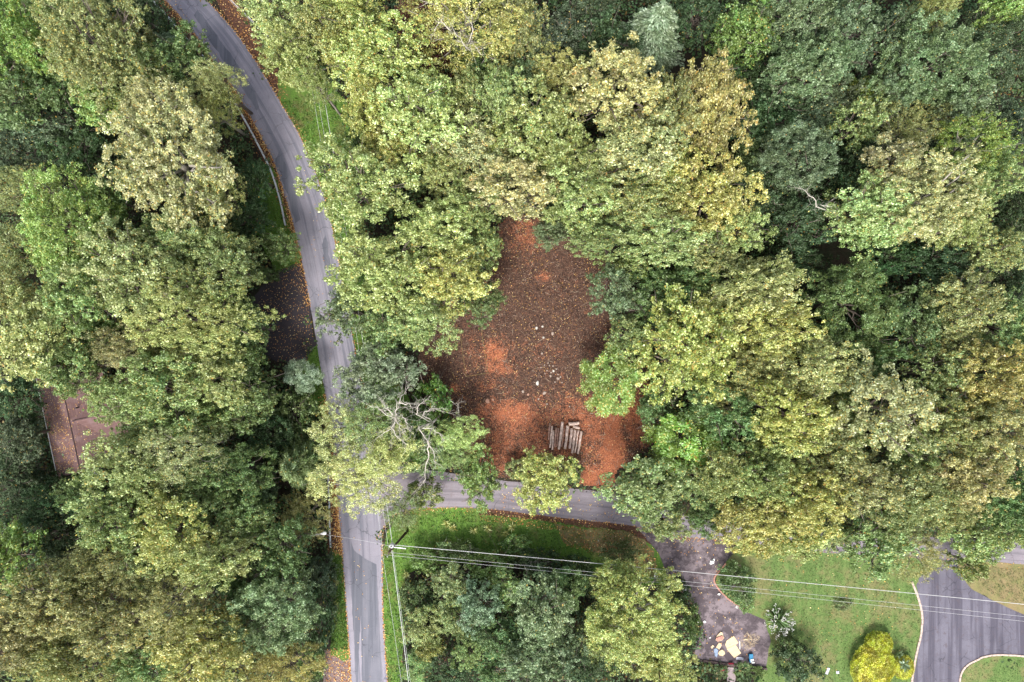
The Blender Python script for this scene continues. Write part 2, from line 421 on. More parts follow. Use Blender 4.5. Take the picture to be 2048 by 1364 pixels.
def strip(name, left, right, z, mat, nx=6, edge_jit=0.12, crown=0.0):
    L = smooth_line(left, 8); Rr = smooth_line(right, 8); n = min(len(L), len(Rr))
    V, F, UV = [], [], []; s = 0; prev = None
    for i in range(n):
        a, b = G(*L[i]), G(*Rr[i]); mid = (a + b) / 2
        if prev is not None: s += (mid - prev).length
        prev = mid
        for j in range(nx + 1):
            t = j / nx; p = a.lerp(b, t)
            if j in (0, nx):
                p = p + (b - a).normalized() * noise.noise(p * 0.9) * edge_jit + (b - a).normalized() * noise.noise(p * 3) * edge_jit * 0.6
            V.append((p.x, p.y, z)); UV.append((t, s))
    for i in range(n - 1):
        for j in range(nx):
            k = i * (nx + 1) + j; F.append((k, k + 1, k + nx + 2, k + nx + 1))
    me = bpy.data.meshes.new(name); me.from_pydata(V, [], F); uvl = me.uv_layers.new(name='UV')
    for l in me.loops: uvl.data[l.index].uv = UV[l.vertex_index]
    me.update()
    bm = bmesh.new(); bm.from_mesh(me)
    for f in bm.faces:
        if f.normal.z < 0: f.normal_flip()
    bm.to_mesh(me); bm.free()
    OPEN.append(np.array([G(*p)[:2] for p in L] + [G(*p)[:2] for p in reversed(Rr)]))
    o = link(name, me, mat); o['kind'] = 'structure'; return o

# ------------------------------------------------------------------ ground and surfaces
gs = 600
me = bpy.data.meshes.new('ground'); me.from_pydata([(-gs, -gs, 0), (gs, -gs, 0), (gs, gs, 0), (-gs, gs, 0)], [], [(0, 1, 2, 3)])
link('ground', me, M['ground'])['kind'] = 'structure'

MAIN_L = [(180, -160), (255, -85), (330, 0), (386, 65), (432, 130), (470, 182), (503, 240), (545, 320), (578, 420), (590, 470), (605, 530), (632, 676), (653, 812), (665, 910), (674, 1011), (684, 1110), (696, 1274), (701, 1364), (712, 1530)]
MAIN_R = [(260, -190), (340, -92), (415, 0), (472, 65), (523, 140), (560, 202), (601, 273), (625, 328), (652, 400), (667, 462), (677, 515), (700, 645), (725, 775), (741, 862), (755, 960), (764, 1082), (767, 1235), (776, 1364), (790, 1530)]
SIDE_T = [(752, 925), (800, 932), (900, 946), (1000, 960), (1137, 976), (1223, 987), (1330, 1018), (1440, 1044), (1640, 1060), (1850, 1074), (2048, 1086), (2250, 1100)]
SIDE_B = [(752, 1078), (790, 1030), (848, 1017), (965, 1017), (1100, 1033), (1270, 1052), (1360, 1074), (1442, 1080), (1640, 1104), (1850, 1116), (2048, 1128), (2250, 1140)]

# leafy, brown strips beside the roads (lowest sheet)
sheet('leafy_verge', [(230, -60), (300, -10), (360, 70), (410, 130), (455, 190), (490, 250), (520, 310), (555, 400), (575, 470), (596, 540), (604, 530), (560, 330), (480, 170), (400, 60), (340, -20), (260, -90)], 0.006, M['litter_ground'])
sheet('leafy_verge', [(420, -20), (470, 60), (525, 138), (560, 200), (590, 190), (550, 130), (505, 55), (470, -20)], 0.006, M['litter_ground'])
sheet('leafy_verge', [(640, 790), (655, 900), (654, 1000), (652, 1108), (690, 1112), (690, 1000), (670, 800)], 0.006, M['litter_ground'])
sheet('leafy_verge', [(645, 1300), (650, 1420), (712, 1420), (700, 1290)], 0.006, M['gravel'])
sheet('leafy_verge', [(960, 1010), (1100, 1022), (1270, 1042), (1330, 1060), (1345, 1090), (1300, 1090), (1260, 1064), (1100, 1044), (960, 1026)], 0.016, M['litter_ground'], 0.35)
# grass
sheet('grass_verge', [(555, 195), (598, 268), (625, 330), (665, 470), (690, 590), (722, 770), (745, 870), (775, 930), (860, 945), (820, 800), (740, 620), (710, 450), (715, 300), (690, 200), (620, 130), (560, 90)], 0.010, M['verge'])
sheet('grass_verge', [(545, 330), (575, 430), (590, 480), (604, 535), (560, 560), (500, 440), (500, 330)], 0.010, M['verge'])
sheet('grass_verge', [(664, 1100), (690, 1105), (704, 1315), (690, 1325), (662, 1310)], 0.010, M['verge'])
sheet('grass_verge', [(612, 690), (634, 690), (672, 830), (660, 860), (600, 800)], 0.010, M['verge'])
sheet('grass_verge', [(768, 1090), (775, 1060), (800, 1030), (848, 1010), (1000, 1015), (1270, 1045), (1330, 1120), (1345, 1170), (1240, 1170), (1100, 1120), (850, 1130), (812, 1150), (806, 1364), (815, 1520), (780, 1520), (770, 1364), (760, 1230), (757, 1110)], 0.010, M['verge'])
sheet('dry_verge', [(1900, 1105), (2230, 1120), (2230, 1290), (2048, 1235), (1981, 1200), (1930, 1170)], 0.010, M['dry_verge'])
sheet('lawn', [(1440, 1110), (1490, 1080), (1640, 1085), (1900, 1100), (1890, 1140), (1850, 1160), (1846, 1260), (1832, 1364), (1840, 1520), (1500, 1520), (1510, 1340), (1500, 1240), (1430, 1170)], 0.012, M['lawn'], 0.2)
sheet('lawn', [(2260, 1320), (2040, 1311), (2003, 1311), (1968, 1316), (1938, 1331), (1926, 1344), (1922, 1364), (1910, 1520), (2260, 1520)], 0.013, M['lawn'], 0.1)
sheet('dry_verge', [(1110, 1050), (1265, 1062), (1305, 1100), (1322, 1150), (1270, 1150), (1230, 1110), (1130, 1085)], 0.014, M['dry_verge'], 0.5)
# driveways
sheet('black_driveway', [(538, 560), (556, 540), (600, 526), (612, 560), (628, 670), (634, 690), (618, 710), (612, 729), (555, 724), (500, 690), (500, 600)], 0.020, M['black_drive'], 0.2)
DRIVE = [(1262, 1040), (1318, 1108), (1334, 1150), (1360, 1178), (1387, 1210), (1404, 1251), (1393, 1283), (1388, 1318), (1532, 1335), (1541, 1283), (1530, 1240), (1487, 1221), (1460, 1200), (1429, 1166), (1433, 1149), (1449, 1128), (1468, 1106), (1455, 1085), (1460, 1065), (1400, 1055)]
sheet('driveway', DRIVE, 0.020, M['driveway'], 0.12)
sheet('wide_driveway', [(1885, 1100), (1915, 1105), (1917, 1136), (1922, 1152), (1943, 1178), (1981, 1199), (2048, 1229), (2260, 1320), (2260, 1314), (2048, 1310), (2003, 1309), (1968, 1314), (1936, 1329), (1923, 1344), (1918, 1364), (1905, 1520), (1820, 1520), (1826, 1364), (1834, 1315), (1845, 1253), (1841, 1208), (1832, 1171), (1840, 1152), (1880, 1134)], 0.024, M['wide_drive'], 0.06)
sheet('garden_path', [(1455, 1334), (1474, 1336), (1470, 1364), (1468, 1520), (1452, 1520), (1454, 1364)], 0.018, M['concrete'], 0.05)
# roads
strip('main_road', MAIN_L, MAIN_R, 0.032, M['road'], nx=8)
strip('side_road', SIDE_T, SIDE_B, 0.028, M['side_road'], nx=6)
sheet('road_patch', [(702, 1082), (708, 1100), (726, 1114), (741, 1122), (753, 1130), (757, 1200), (764, 1364), (772, 1520), (725, 1520), (724, 1364), (722, 1230), (718, 1290), (716, 1364), (712, 1364), (704, 1200)], 0.040, M['patch'], 0.10, open_=False)
sheet('road_patch', [(395, 20), (425, 60), (470, 120), (500, 170), (520, 215), (512, 222), (488, 180), (455, 130), (415, 75), (388, 30)], 0.040, M['patch'], 0.25, open_=False)
sheet('road_patch', [(560, 300), (590, 380), (600, 440), (590, 445), (575, 390), (550, 320)], 0.040, M['patch'], 0.25, open_=False)
sheet('road_patch', [(652, 470), (664, 540), (672, 600), (664, 605), (652, 560), (645, 490)], 0.040, M['patch'], 0.25, open_=False)

# clearing: relief mesh with clay distribution
CLEAR = [(1030, 425), (1075, 430), (1120, 470), (1210, 500), (1245, 540), (1230, 640), (1250, 690), (1290, 730), (1330, 830), (1300, 900), (1255, 930), (1222, 985), (1165, 984), (1150, 950), (1080, 948), (1010, 960), (940, 930), (880, 850), (850, 800), (830, 730), (850, 660), (880, 600), (960, 590), (985, 500), (990, 440)]
cw = pix_poly(CLEAR); OPEN.append(np.array(cw))
def clay_val(x, y):
    px = x / K0 + 1024; py = 682 - y / K0; v = 0.0
    for cx, cy, rx, ry, a in ((1225, 905, 20, 85, 1.6), (1020, 825, 60, 22, 1.0), (1055, 470, 36, 38, 0.62), (990, 705, 26, 22, 1.0), (1000, 735, 30, 20, 0.7), (975, 770, 30, 14, 0.5), (908, 777, 10, 8, 0.8), (1090, 555, 16, 10, 0.6), (1040, 840, 70, 40, 0.72), (1100, 880, 110, 60, 0.60), (1000, 900, 60, 50, 0.66), (1205, 870, 70, 60, 0.62), (1225, 900, 26, 75, 1.15), (1195, 960, 34, 32, 1.2), (1160, 850, 120, 60, 0.66), (1110, 865, 160, 60, 0.55), (1270, 830, 40, 60, 0.8), (945, 710, 20, 60, 0.35), (1100, 700, 60, 30, 0.25)):
        d = ((px - cx) / rx) ** 2 + ((py - cy) / ry) ** 2
        v = max(v, a * math.exp(-d * 0.7)) if True else v
    return min(v, 1.5)
st = 0.28
xs = np.arange(min(p[0] for p in cw) - 1, max(p[0] for p in cw) + 1, st); ys = np.arange(min(p[1] for p in cw) - 1, max(p[1] for p in cw) + 1, st)
XX, YY = np.meshgrid(xs, ys); PP = np.stack([XX.ravel(), YY.ravel()], 1)
jit = np.array([[noise.noise(Vector((x * 0.5, y * 0.5, 1))) * 1.0, noise.noise(Vector((x * 0.5, y * 0.5, 8))) * 1.0] for x, y in PP])
ins = inside(PP + jit, cw); idx = -np.ones(len(PP), int)
hz = np.array([0.05 + 0.17 * noise.fractal(Vector((x * 1.1, y * 1.1, 3)), 0.8, 2.0, 5) for x, y in PP])
pxa = PP[:, 0] / K0 + 1024; pya = 682 - PP[:, 1] / K0
for rx0, rw in ((1212, 5), (1240, 5)):      # wheel ruts running down to the side road
    cxr = rx0 - np.clip((pya - 930) / 55, 0, 1) ** 1.5 * 30
    hz -= 0.07 * np.exp(-((pxa - cxr) / rw) ** 2) * (pya > 840)
hz = np.clip(hz, 0.024, 0.3)
clay = np.array([clay_val(x, y) for x, y in PP])
W = len(xs); F = []
ii = np.arange(len(PP)).reshape(len(ys), W)
q = np.stack([ii[:-1, :-1].ravel(), ii[:-1, 1:].ravel(), ii[1:, 1:].ravel(), ii[1:, :-1].ravel()], 1)
q = q[ins[q].all(1)]; used = np.unique(q); remap = -np.ones(len(PP), int); remap[used] = np.arange(len(used))
me = mesh_np('cleared_ground', np.column_stack([PP[used], hz[used]]), remap[q], {'clay': clay[used]}, True)
link('cleared_ground', me, M['clearing'])['kind'] = 'structure'

# ------------------------------------------------------------------ scattered ground stuff
def scatter_in(poly_pix, n, rng):
    w = np.array(pix_poly(poly_pix)); lo, hi = w.min(0), w.max(0)
    P = rng.random((int(n * 3), 2)) * (hi - lo) + lo; P = P[inside(P, w)]
    return P[:n]
def litter(name, P, z, size, mat, label=None, cat='fallen leaves', aspect=0.75, flat=0.35, bias=1.0):
    n = len(P); P3 = np.column_stack([P, z if np.ndim(z) else np.full(n, z)]) + np.array([0, 0, 0.015])
    P3[:, 2] += NR.random(n) * 0.03
    Nn = np.column_stack([NR.normal(size=(n, 2)) * flat, np.ones(n)])
    V, F, at = leaf_cloud(P3, Nn, size * (0.6 + 0.8 * NR.random(n)), NR, aspect)
    at['rnd'] = at['rnd'] ** bias
    o = link(name, mesh_np(name, V, F, at), mat); o['kind'] = 'stuff'
    if label: o['label'] = label; o['category'] = cat
    return o
def road_edge_points(line, n, spread, side, rng, y0=-160, y1=1500):
    L = [p for p in smooth_line(line, 10) if y0 <= p.y <= y1]; out = []
    for _ in range(n):
        i = rng.integers(0, len(L) - 1); a, b = G(*L[i]), G(*L[i + 1]); t = rng.random(); p = a.lerp(b, t)
        d = (b - a).normalized(); nrm = Vector((-d.y, d.x, 0)) * side
        off = rng.exponential(spread) - 0.12; out.append((p.x + nrm.x * off, p.y + nrm.y * off))
    return np.array(out)
_c = scatter_in(CLEAR, 9000, NR)
_k = np.array([0.25 + 0.55 * noise.noise(Vector((x * 0.22, y * 0.22, 5))) + 0.35 * noise.noise(Vector((x * 0.9, y * 0.9, 6))) for x, y in _c])
_cv = np.array([clay_val(x, y) for x, y in _c])
lp = [_c[NR.random(len(_c)) < (_k + 0.08) * np.where(_cv > 1.05, 0.25, 1.0)]]
_w = scatter_in(CLEAR, 48000, NR); _wv = np.array([clay_val(x, y) for x, y in _w]); _w = _w[NR.random(len(_w)) > np.clip(_wv * 0.55, 0, 0.9)]
_k2 = np.array([0.7 + 0.9 * noise.noise(Vector((x * 0.5, y * 0.5, 15))) for x, y in _w]); _w = _w[NR.random(len(_w)) < _k2]
zc = 0.14
litter('fallen_leaves', lp[0], 0.13, 0.115, M['litter'], 'orange and yellow leaves strewn over the dark cleared lot', bias=0.55)
litter('wood_chips', _w, 0.10, 0.18, M['chips'], 'dark shredded wood chips covering the cleared lot', 'wood chips', aspect=0.35, flat=0.6)
litter('twigs', scatter_in(CLEAR, 1500, NR), 0.14, 0.85, M['twig'], 'thin broken twigs scattered over the cleared lot', 'twigs', aspect=0.05, flat=0.12)
e = np.concatenate([
    road_edge_points(MAIN_L, 2600, 0.35, -1, NR, -100, 620), road_edge_points(MAIN_R, 1500, 0.22, 1, NR, -100, 900),
    road_edge_points(MAIN_L, 1700, 0.30, -1, NR, 780, 1110), road_edge_points(MAIN_L, 500, 0.10, -1, NR, 1110, 1500), road_edge_points(MAIN_R, 500, 0.10, 1, NR, 1080, 1500),
    road_edge_points(SIDE_B, 900, 0.3, -1, NR), scatter_in([(305, -20), (360, 70), (410, 130), (490, 250), (560, 420), (596, 540), (604, 530), (560, 330), (480, 170), (340, -20)], 1500, NR),
    scatter_in([(650, 1300), (650, 1420), (708, 1420), (700, 1290)], 900, NR), scatter_in([(654, 900), (652, 1108), (688, 1112), (680, 1000), (670, 860)], 900, NR),
    scatter_in([(420, -20), (470, 60), (525, 138), (560, 200), (580, 190), (550, 130), (505, 55), (470, -20)], 700, NR)])
litter('fallen_leaves', e, 0.045, 0.16, M['litter'], 'orange brown leaves drifted along the road edges', bias=0.9)
litter('fallen_leaves', scatter_in([(538, 560), (556, 540), (600, 530), (628, 670), (616, 729), (555, 724), (500, 640)], 900, NR), 0.03, 0.12, M['litter'], 'yellow and orange leaves on the black driveway patch', bias=0.6)
litter('fallen_leaves', np.concatenate([scatter_in([(600, 300), (640, 620), (690, 900), (720, 1364), (750, 1364), (700, 800), (630, 400)], 160, NR), scatter_in([(1280, 1060), (1440, 1090), (1440, 1150), (1520, 1320), (1400, 1310)], 200, NR),
                                        scatter_in([(1560, 1120), (1820, 1180), (1820, 1360), (1600, 1360)], 120, NR), scatter_in([(1000, 980), (1200, 1000), (1260, 1040), (1000, 1015)], 140, NR)]), 0.06, 0.15, M['litter'], 'a few pale leaves lying loose on roads and lawn', bias=0.45)

# grass tufts for relief on verges and lawns
def grass(name, polys, n, size, h, mat, label):
    P = np.concatenate([scatter_in(p, k, NR) for p, k in zip(polys, n)]); m = len(P)
    P3 = np.column_stack([P, np.full(m, 0.03) + NR.random(m) * h])
    Nn = np.column_stack([NR.normal(size=(m, 2)) * 0.8, np.ones(m) * 0.8])
    V, F, at = leaf_cloud(P3, Nn, size * (0.6 + 0.8 * NR.random(m)), NR, 0.35,
                          clump=np.array([0.5 + 0.5 * noise.noise(Vector((x * 0.25, y * 0.25, 4))) for x, y in P]))
    o = link(name, mesh_np(name, V, F, at), mat); tag(o, label, 'grass', None, 'stuff')
VER = [(775, 1085), (800, 1035), (848, 1020), (1000, 1026), (1265, 1062), (1318, 1120), (1335, 1168), (1240, 1165), (1100, 1118), (850, 1125), (812, 1150), (803, 1364), (812, 1500), (784, 1500), (777, 1364), (768, 1230), (764, 1110)]
grass('grass', [VER, [(666, 1112), (686, 1112), (698, 1300), (664, 1300)], [(562, 205), (603, 273), (627, 330), (667, 465), (690, 590), (725, 770), (760, 850), (740, 620), (710, 450), (715, 300), (650, 180)], [(614, 692), (634, 692), (655, 800), (610, 790)], [(550, 340), (575, 430), (600, 530), (560, 550), (520, 400)]],
      [12500, 2200, 7500, 700, 1500], 0.24, 0.22, M['grass_blade'], 'lush green grass growing on the road verges')
M['lawn_blade'] = leaf_material('lawn_blade', own=(0.096, 0.158, 0.044), accent_amt=0.22, accent=(0.18, 0.16, 0.06))
grass('grass', [[(1470, 1130), (1520, 1092), (1640, 1108), (1840, 1150), (1824, 1168), (1838, 1210), (1842, 1253), (1822, 1364), (1825, 1500), (1540, 1500), (1545, 1283), (1535, 1240), (1490, 1200)], [(2200, 1330), (2003, 1316), (1968, 1322), (1940, 1337), (1928, 1364), (1925, 1500), (2200, 1500)], [(1925, 1130), (2200, 1145), (2200, 1260), (2048, 1215), (1985, 1190)]],
      [13000, 3500, 3500], 0.17, 0.08, M['lawn_blade'], 'mown lawn grass between the two driveways')
M['dry_stem'] = leaf_material('dry_stem', own=(0.30, 0.24, 0.12), accent_amt=0.3, accent=(0.5, 0.3, 0.15))
_s = np.concatenate([scatter_in([(1490, 1266), (1520, 1268), (1512, 1290), (1494, 1300), (1478, 1288)], 150, NR)])
litter('straw', _s, 0.03, 0.75, litter_mat('straw_stalk', [(0.0, (0.20, 0.14, 0.09)), (1.0, (0.52, 0.42, 0.30))]), 'thin pale straw scattered beside the plywood sheets', 'straw', aspect=0.05, flat=0.1)

litter('fallen_leaves', np.concatenate([scatter_in([(1110, 1050), (1265, 1062), (1305, 1100), (1322, 1150), (1230, 1120), (1130, 1090)], 900, NR), scatter_in([(960, 1022), (1110, 1040), (1110, 1060), (960, 1040)], 260, NR)]), 0.16, 0.15, M['litter'], 'brown leaves caught in the rough grass near the driveway mouth', bias=1.5)
# undergrowth on the forest floor
def undergrowth():
    n = 31000; P = np.column_stack([NR.uniform(-92, 92, n), NR.uniform(-66, 66, n)])
    m = np.zeros(n, bool)
    for poly in OPEN: m |= inside(P, poly)
    P = P[~m]; dens = np.array([noise.noise(Vector((x * 0.12, y * 0.12, 2))) for x, y in P]); P = P[dens > -0.45]
    k = 18; n = len(P); rad = NR.uniform(0.6, 1.3, n); h = NR.uniform(0.3, 3.2, n)
    D = unit(NR.normal(size=(n * k, 3))); D[:, 2] = np.abs(D[:, 2])
    ctr = np.column_stack([P, h]); Q = np.repeat(ctr, k, 0) + D * np.repeat(rad, k)[:, None] * np.array([1, 1, 0.7])
    Nn = D + np.array([0, 0, 0.6]) + NR.normal(size=(n * k, 3)) * 0.4
    V, F, at = leaf_cloud(Q, Nn, 0.40 * (0.7 + 0.6 * NR.random(n * k)), NR, 0.65, clump=np.repeat(NR.random(n), k))
    tag(link('undergrowth', mesh_np('undergrowth', V, F, at), M['undergrowth']), 'dark green undergrowth glimpsed in the gaps between tree crowns', 'undergrowth', None, 'stuff')
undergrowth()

# ------------------------------------------------------------------ tree library (shared meshes)
def limb_mesh(rng, tips, trunk_top, r0, base=0.0):
    mb = MB(); tt = np.array([0, 0, trunk_top]); bend = rng.normal(size=2) * 0.25
    pts = [(0, 0, base), (bend[0] * 0.5, bend[1] * 0.5, trunk_top * 0.35), (bend[0], bend[1], trunk_top * 0.7), (0, 0, trunk_top)]
    mb.tube(pts, [r0 * 1.25, r0, r0 * 0.85, r0 * 0.6], 8)
    for i, t in enumerate(tips):
        s = np.array([0, 0, trunk_top * (0.6 + 0.4 * rng.random())]); t = np.array(t)
        m1 = s + (t - s) * 0.4 + np.array([0, 0, 0.12 * np.linalg.norm(t - s)]) + rng.normal(size=3) * 0.3
        m2 = s + (t - s) * 0.75 + rng.normal(size=3) * 0.35
        r = r0 * (0.32 + 0.2 * rng.random())
        mb.tube([s, m1, m2, t], [r, r * 0.7, r * 0.42, r * 0.16], 5)
        for _ in range(2):
            e_ = m2 + (t - m2) * rng.random() + rng.normal(size=3) * 0.9 + np.array([0, 0, 0.3]); mb.tube([m2, (m2 + e_) / 2 + rng.normal(size=3) * 0.12, e_], [r * 0.35, r * 0.25, r * 0.08], 4)
    me = bpy.data.meshes.new('trunk'); me.from_pydata(mb.v, [], mb.f); me.update()
    for p in me.polygons: p.use_smooth = True
    return me

def broad_crown(seed, R, top, up, dn, nclump, cr, nsub, sr, per, leaf, low=-0.5, lobes=0.25, fill=0.3, aspect=0.62):
    rng = np.random.default_rng(seed); zc = top - up; n = nclump
    i = np.arange(n) + 0.5; z = 1 - (1 - low) * i / n; ph = i * 2.399963 + rng.random() * 6
    d = np.column_stack([np.sqrt(1 - z ** 2) * np.cos(ph), np.sqrt(1 - z ** 2) * np.sin(ph), z]) + rng.normal(size=(n, 3)) * 0.10; d = unit(d)
    w = rng.normal(size=(5, 3)); lob = np.zeros(n)
    for k in range(5): lob += np.sin(d @ (w[k] * 2.6) + rng.random() * 6)
    rr = np.clip(0.88 + lobes * lob / 2.6 + rng.normal(size=n) * 0.06, 0.5, 1.12) - cr * 0.5 / R
    inner = rng.random(n) < fill; rr[inner] *= rng.uniform(0.5, 0.85, inner.sum())
    ctr = d * rr[:, None]; ctr = np.column_stack([ctr[:, 0] * R, ctr[:, 1] * R, zc + np.where(ctr[:, 2] > 0, ctr[:, 2] * up, ctr[:, 2] * dn)])
    crs = cr * rng.uniform(0.7, 1.25, n); cval = rng.random(n)
    so = unit(rng.normal(size=(n * nsub, 3))); so[:, 2] = so[:, 2] * 0.8 + 0.10
    sc = np.repeat(ctr, nsub, 0) + so * np.repeat(crs, nsub)[:, None] * rng.uniform(0.25, 1.0, (n * nsub, 1))
    srr = sr * rng.uniform(0.6, 1.35, n * nsub); cv = np.clip(np.repeat(cval, nsub) * 0.65 + rng.random(n * nsub) * 0.35, 0, 1)
    m = n * nsub * per; dl = unit(rng.normal(size=(m, 3)) + np.array([0, 0, 0.55]))
    P = np.repeat(sc, per, 0) + dl * np.repeat(srr, per)[:, None] * rng.uniform(0.45, 1.15, (m, 1)) * np.array([1, 1, 0.8])
    Nn = dl * 0.8 + np.array([0, 0, 0.45]) + rng.normal(size=(m, 3)) * 0.6
    V, F, at = leaf_cloud(P, Nn, leaf * rng.uniform(0.65, 1.35, m), rng, aspect, clump=np.repeat(cv, per))
    crown = mesh_np('crown', V, F, at)
    outer = ctr[(~inner)]; k = min(len(outer), 16); tips = outer[rng.permutation(len(outer))[:k]] * np.array([1.0, 1.0, 1.0])
    trunk = limb_mesh(rng, tips, max(zc - dn * 0.2, top * 0.4), 0.035 * top * 0.5 + R * 0.012)
    return dict(R=R, top=top, crown=crown, trunk=trunk)

def dome_crown(seed, R, top, n, leaf):
    rng = np.random.default_rng(seed); d = unit(rng.normal(size=(n, 3))); d[:, 2] = np.where(d[:, 2] < -0.35, -d[:, 2], d[:, 2])
    bmp = np.array([noise.noise(Vector((a * 3.2 + seed, b_ * 3.2, c * 3.2))) + 0.5 * noise.noise(Vector((a * 8, b_ * 8 + seed, c * 8))) for a, b_, c in d])
    rad = (0.90 + 0.11 * bmp) * rng.uniform(0.90, 1.04, n)
    P = d * rad[:, None] * np.array([R, R, top * 0.5]) + np.array([0, 0, top * 0.5]); keep = P[:, 2] > 0.02
    Nn = d + rng.normal(size=(n, 3)) * 0.55; cl_ = np.clip(0.5 + bmp, 0, 1)  # clump tone follows the bumps: shade of the hollows put into leaf colour
    V, F, at = leaf_cloud(P[keep], Nn[keep], leaf * rng.uniform(0.6, 1.4, n)[keep], rng, 0.6, clump=cl_[keep])
    return dict(R=R, top=top, crown=mesh_np('crown', V, F, at), trunk=limb_mesh(rng, (P[keep])[:6] * 0.8, top * 0.3, 0.06))

def rosette_crown(seed, R, top, n, fr_len, nfr, nlf, leaf):
    """sumac-like: star rosettes of long compound leaves"""
    rng = np.random.default_rng(seed); i = np.arange(n) + 0.5; z = 1 - 1.2 * i / n; ph = i * 2.399963
    d = unit(np.column_stack([np.sqrt(1 - z ** 2) * np.cos(ph), np.sqrt(1 - z ** 2) * np.sin(ph), z]) + rng.normal(size=(n, 3)) * 0.15)
    rr = rng.uniform(0.55, 1.0, n) - 0.4 * fr_len / R
    c = np.column_stack([d[:, 0] * rr * R, d[:, 1] * rr * R, top * 0.62 + d[:, 2] * rr * top * 0.35]); P, T, Nn, CV = [], [], [], []
    for j in range(n):
        a0 = rng.random() * 6.28; cvv = rng.random()
        for f in range(nfr):
            a = a0 + f * 6.283 / nfr + rng.normal() * 0.15; el = rng.uniform(0.0, 0.6); L = fr_len * rng.uniform(0.7, 1.15)
            dr = np.array([math.cos(a) * math.cos(el), math.sin(a) * math.cos(el), math.sin(el)]); sd = np.array([-math.sin(a), math.cos(a), 0])
            for k in range(nlf):
                t = (k + 1) / nlf; q_ = c[j] + dr * L * t + np.array([0, 0, -0.35 * L * t * t])
                for s in (-1, 1):
                    P.append(q_ + sd * s * leaf * 0.38); T.append(sd * s + dr * 0.8); Nn.append(np.array([0, 0, 1.0]) + rng.normal(size=3) * 0.25); CV.append(cvv)
    V, F, at = leaf_cloud(np.array(P), np.array(Nn), leaf, rng, 0.42, tdir=np.array(T), clump=np.array(CV))
    return dict(R=R, top=top, crown=mesh_np('crown', V, F, at), trunk=limb_mesh(rng, c[rng.permutation(n)[:14]], top * 0.45, 0.09))

def conifer_crown(seed, R, top, layers, leaf=0.3, droop=0.25):
    rng = np.random.default_rng(seed); P, T, Nn, CV = [], [], [], []; tips = []
    for l in range(layers):
        t = (l + 0.5) / layers; zl = top * (0.22 + 0.78 * t); rl = R * (1 - t) ** 0.75 + 0.35; nb = max(5, int(6 + rl * 3.2))
        for b_ in range(nb):
            a = rng.random() * 6.28; L = rl * rng.uniform(0.72, 1.08); cvv = rng.random(); dr = np.array([math.cos(a), math.sin(a), 0]); sd = np.array([-math.sin(a), math.cos(a), 0])
            for k in range(int(L / 0.17) + 2):
                s = (k + 0.5) / (int(L / 0.17) + 2); wdt = 0.62 * (1 - s) ** 0.6 * min(1, L / 2) + 0.08
                for _ in range(5):
                    u = rng.uniform(-1, 1); P.append(np.array([0, 0, zl]) + dr * L * s + sd * wdt * u + np.array([0, 0, -droop * L * s * s + rng.normal() * 0.05 - abs(u) * 0.08]))
                    T.append(dr + sd * u * 0.8); Nn.append(np.array([0, 0, 1]) + rng.normal(size=3) * 0.35); CV.append(cvv)
    V, F, at = leaf_cloud(np.array(P), np.array(Nn), leaf * rng.uniform(0.7, 1.3, len(P)), rng, 0.4, tdir=np.array(T), clump=np.array(CV))
    mb = MB(); mb.tube([(0, 0, 0), (0, 0, top * 0.5), (0, 0, top * 0.97)], [top * 0.018, top * 0.011, 0.02], 7)
    me = bpy.data.meshes.new('trunk'); me.from_pydata(mb.v, [], mb.f); me.update()
    return dict(R=R, top=top, crown=mesh_np('crown', V, F, at), trunk=me)

LIB = {'ball': [], 'oak': [], 'dense': [], 'thin': [], 'bush': [], 'star': [], 'fir': []}
for s in range(9): LIB['oak'].append(broad_crown(100 + s, 7.5, 19, 5.5 + (s % 3) * 0.5, 8.0, 78 + 14 * (s % 3), 1.75 - 0.2 * (s % 3), 15 - (s % 3), 0.38 - 0.03 * (s % 3), 40, 0.195, low=-0.65, lobes=0.26, fill=0.40))
for s in range(6): LIB['oak'].append(broad_crown(200 + s, 4.6, 15, 4.4, 5.5, 44 + 8 * (s % 2), 1.35, 13, 0.33, 36, 0.195, low=-0.6, lobes=0.26, fill=0.38))
for s in range(4): LIB['dense'].append(broad_crown(300 + s, 6.2, 15, 4.4, 5.5, 95, 1.30 - 0.2 * (s % 2), 13, 0.34, 34, 0.185, low=-0.5, lobes=0.26, fill=0.35))
for s in range(4): LIB['dense'].append(broad_crown(400 + s, 3.5, 11, 3.4, 4.0, 42, 1.05, 10, 0.29, 28, 0.185, low=-0.45, lobes=0.28, fill=0.3))
for s in range(4): LIB['thin'].append(broad_crown(500 + s, 6.0, 17, 4.8, 6.0, 76, 1.6, 10, 0.42, 27, 0.19, low=-0.45, lobes=0.34, fill=0.38))
for s in range(6): LIB['bush'].append(broad_crown(600 + s, 2.0, 3.2, 1.7, 1.3, 30, 0.55, 6, 0.26, 24, 0.17, low=-0.5, lobes=0.25, fill=0.2))
LIB['ball'].append(dome_crown(3, 2.0, 1.9, 11000, 0.11)); LIB['ball'].append(dome_crown(5, 3.6, 2.5, 26000, 0.13))
for s in range(3): LIB['star'].append(rosette_crown(700 + s, 4.5, 9, 50, 0.95, 9, 5, 0.33))
for s in range(3): LIB['fir'].append(conifer_crown(800 + s, 3.6, 13, 17))

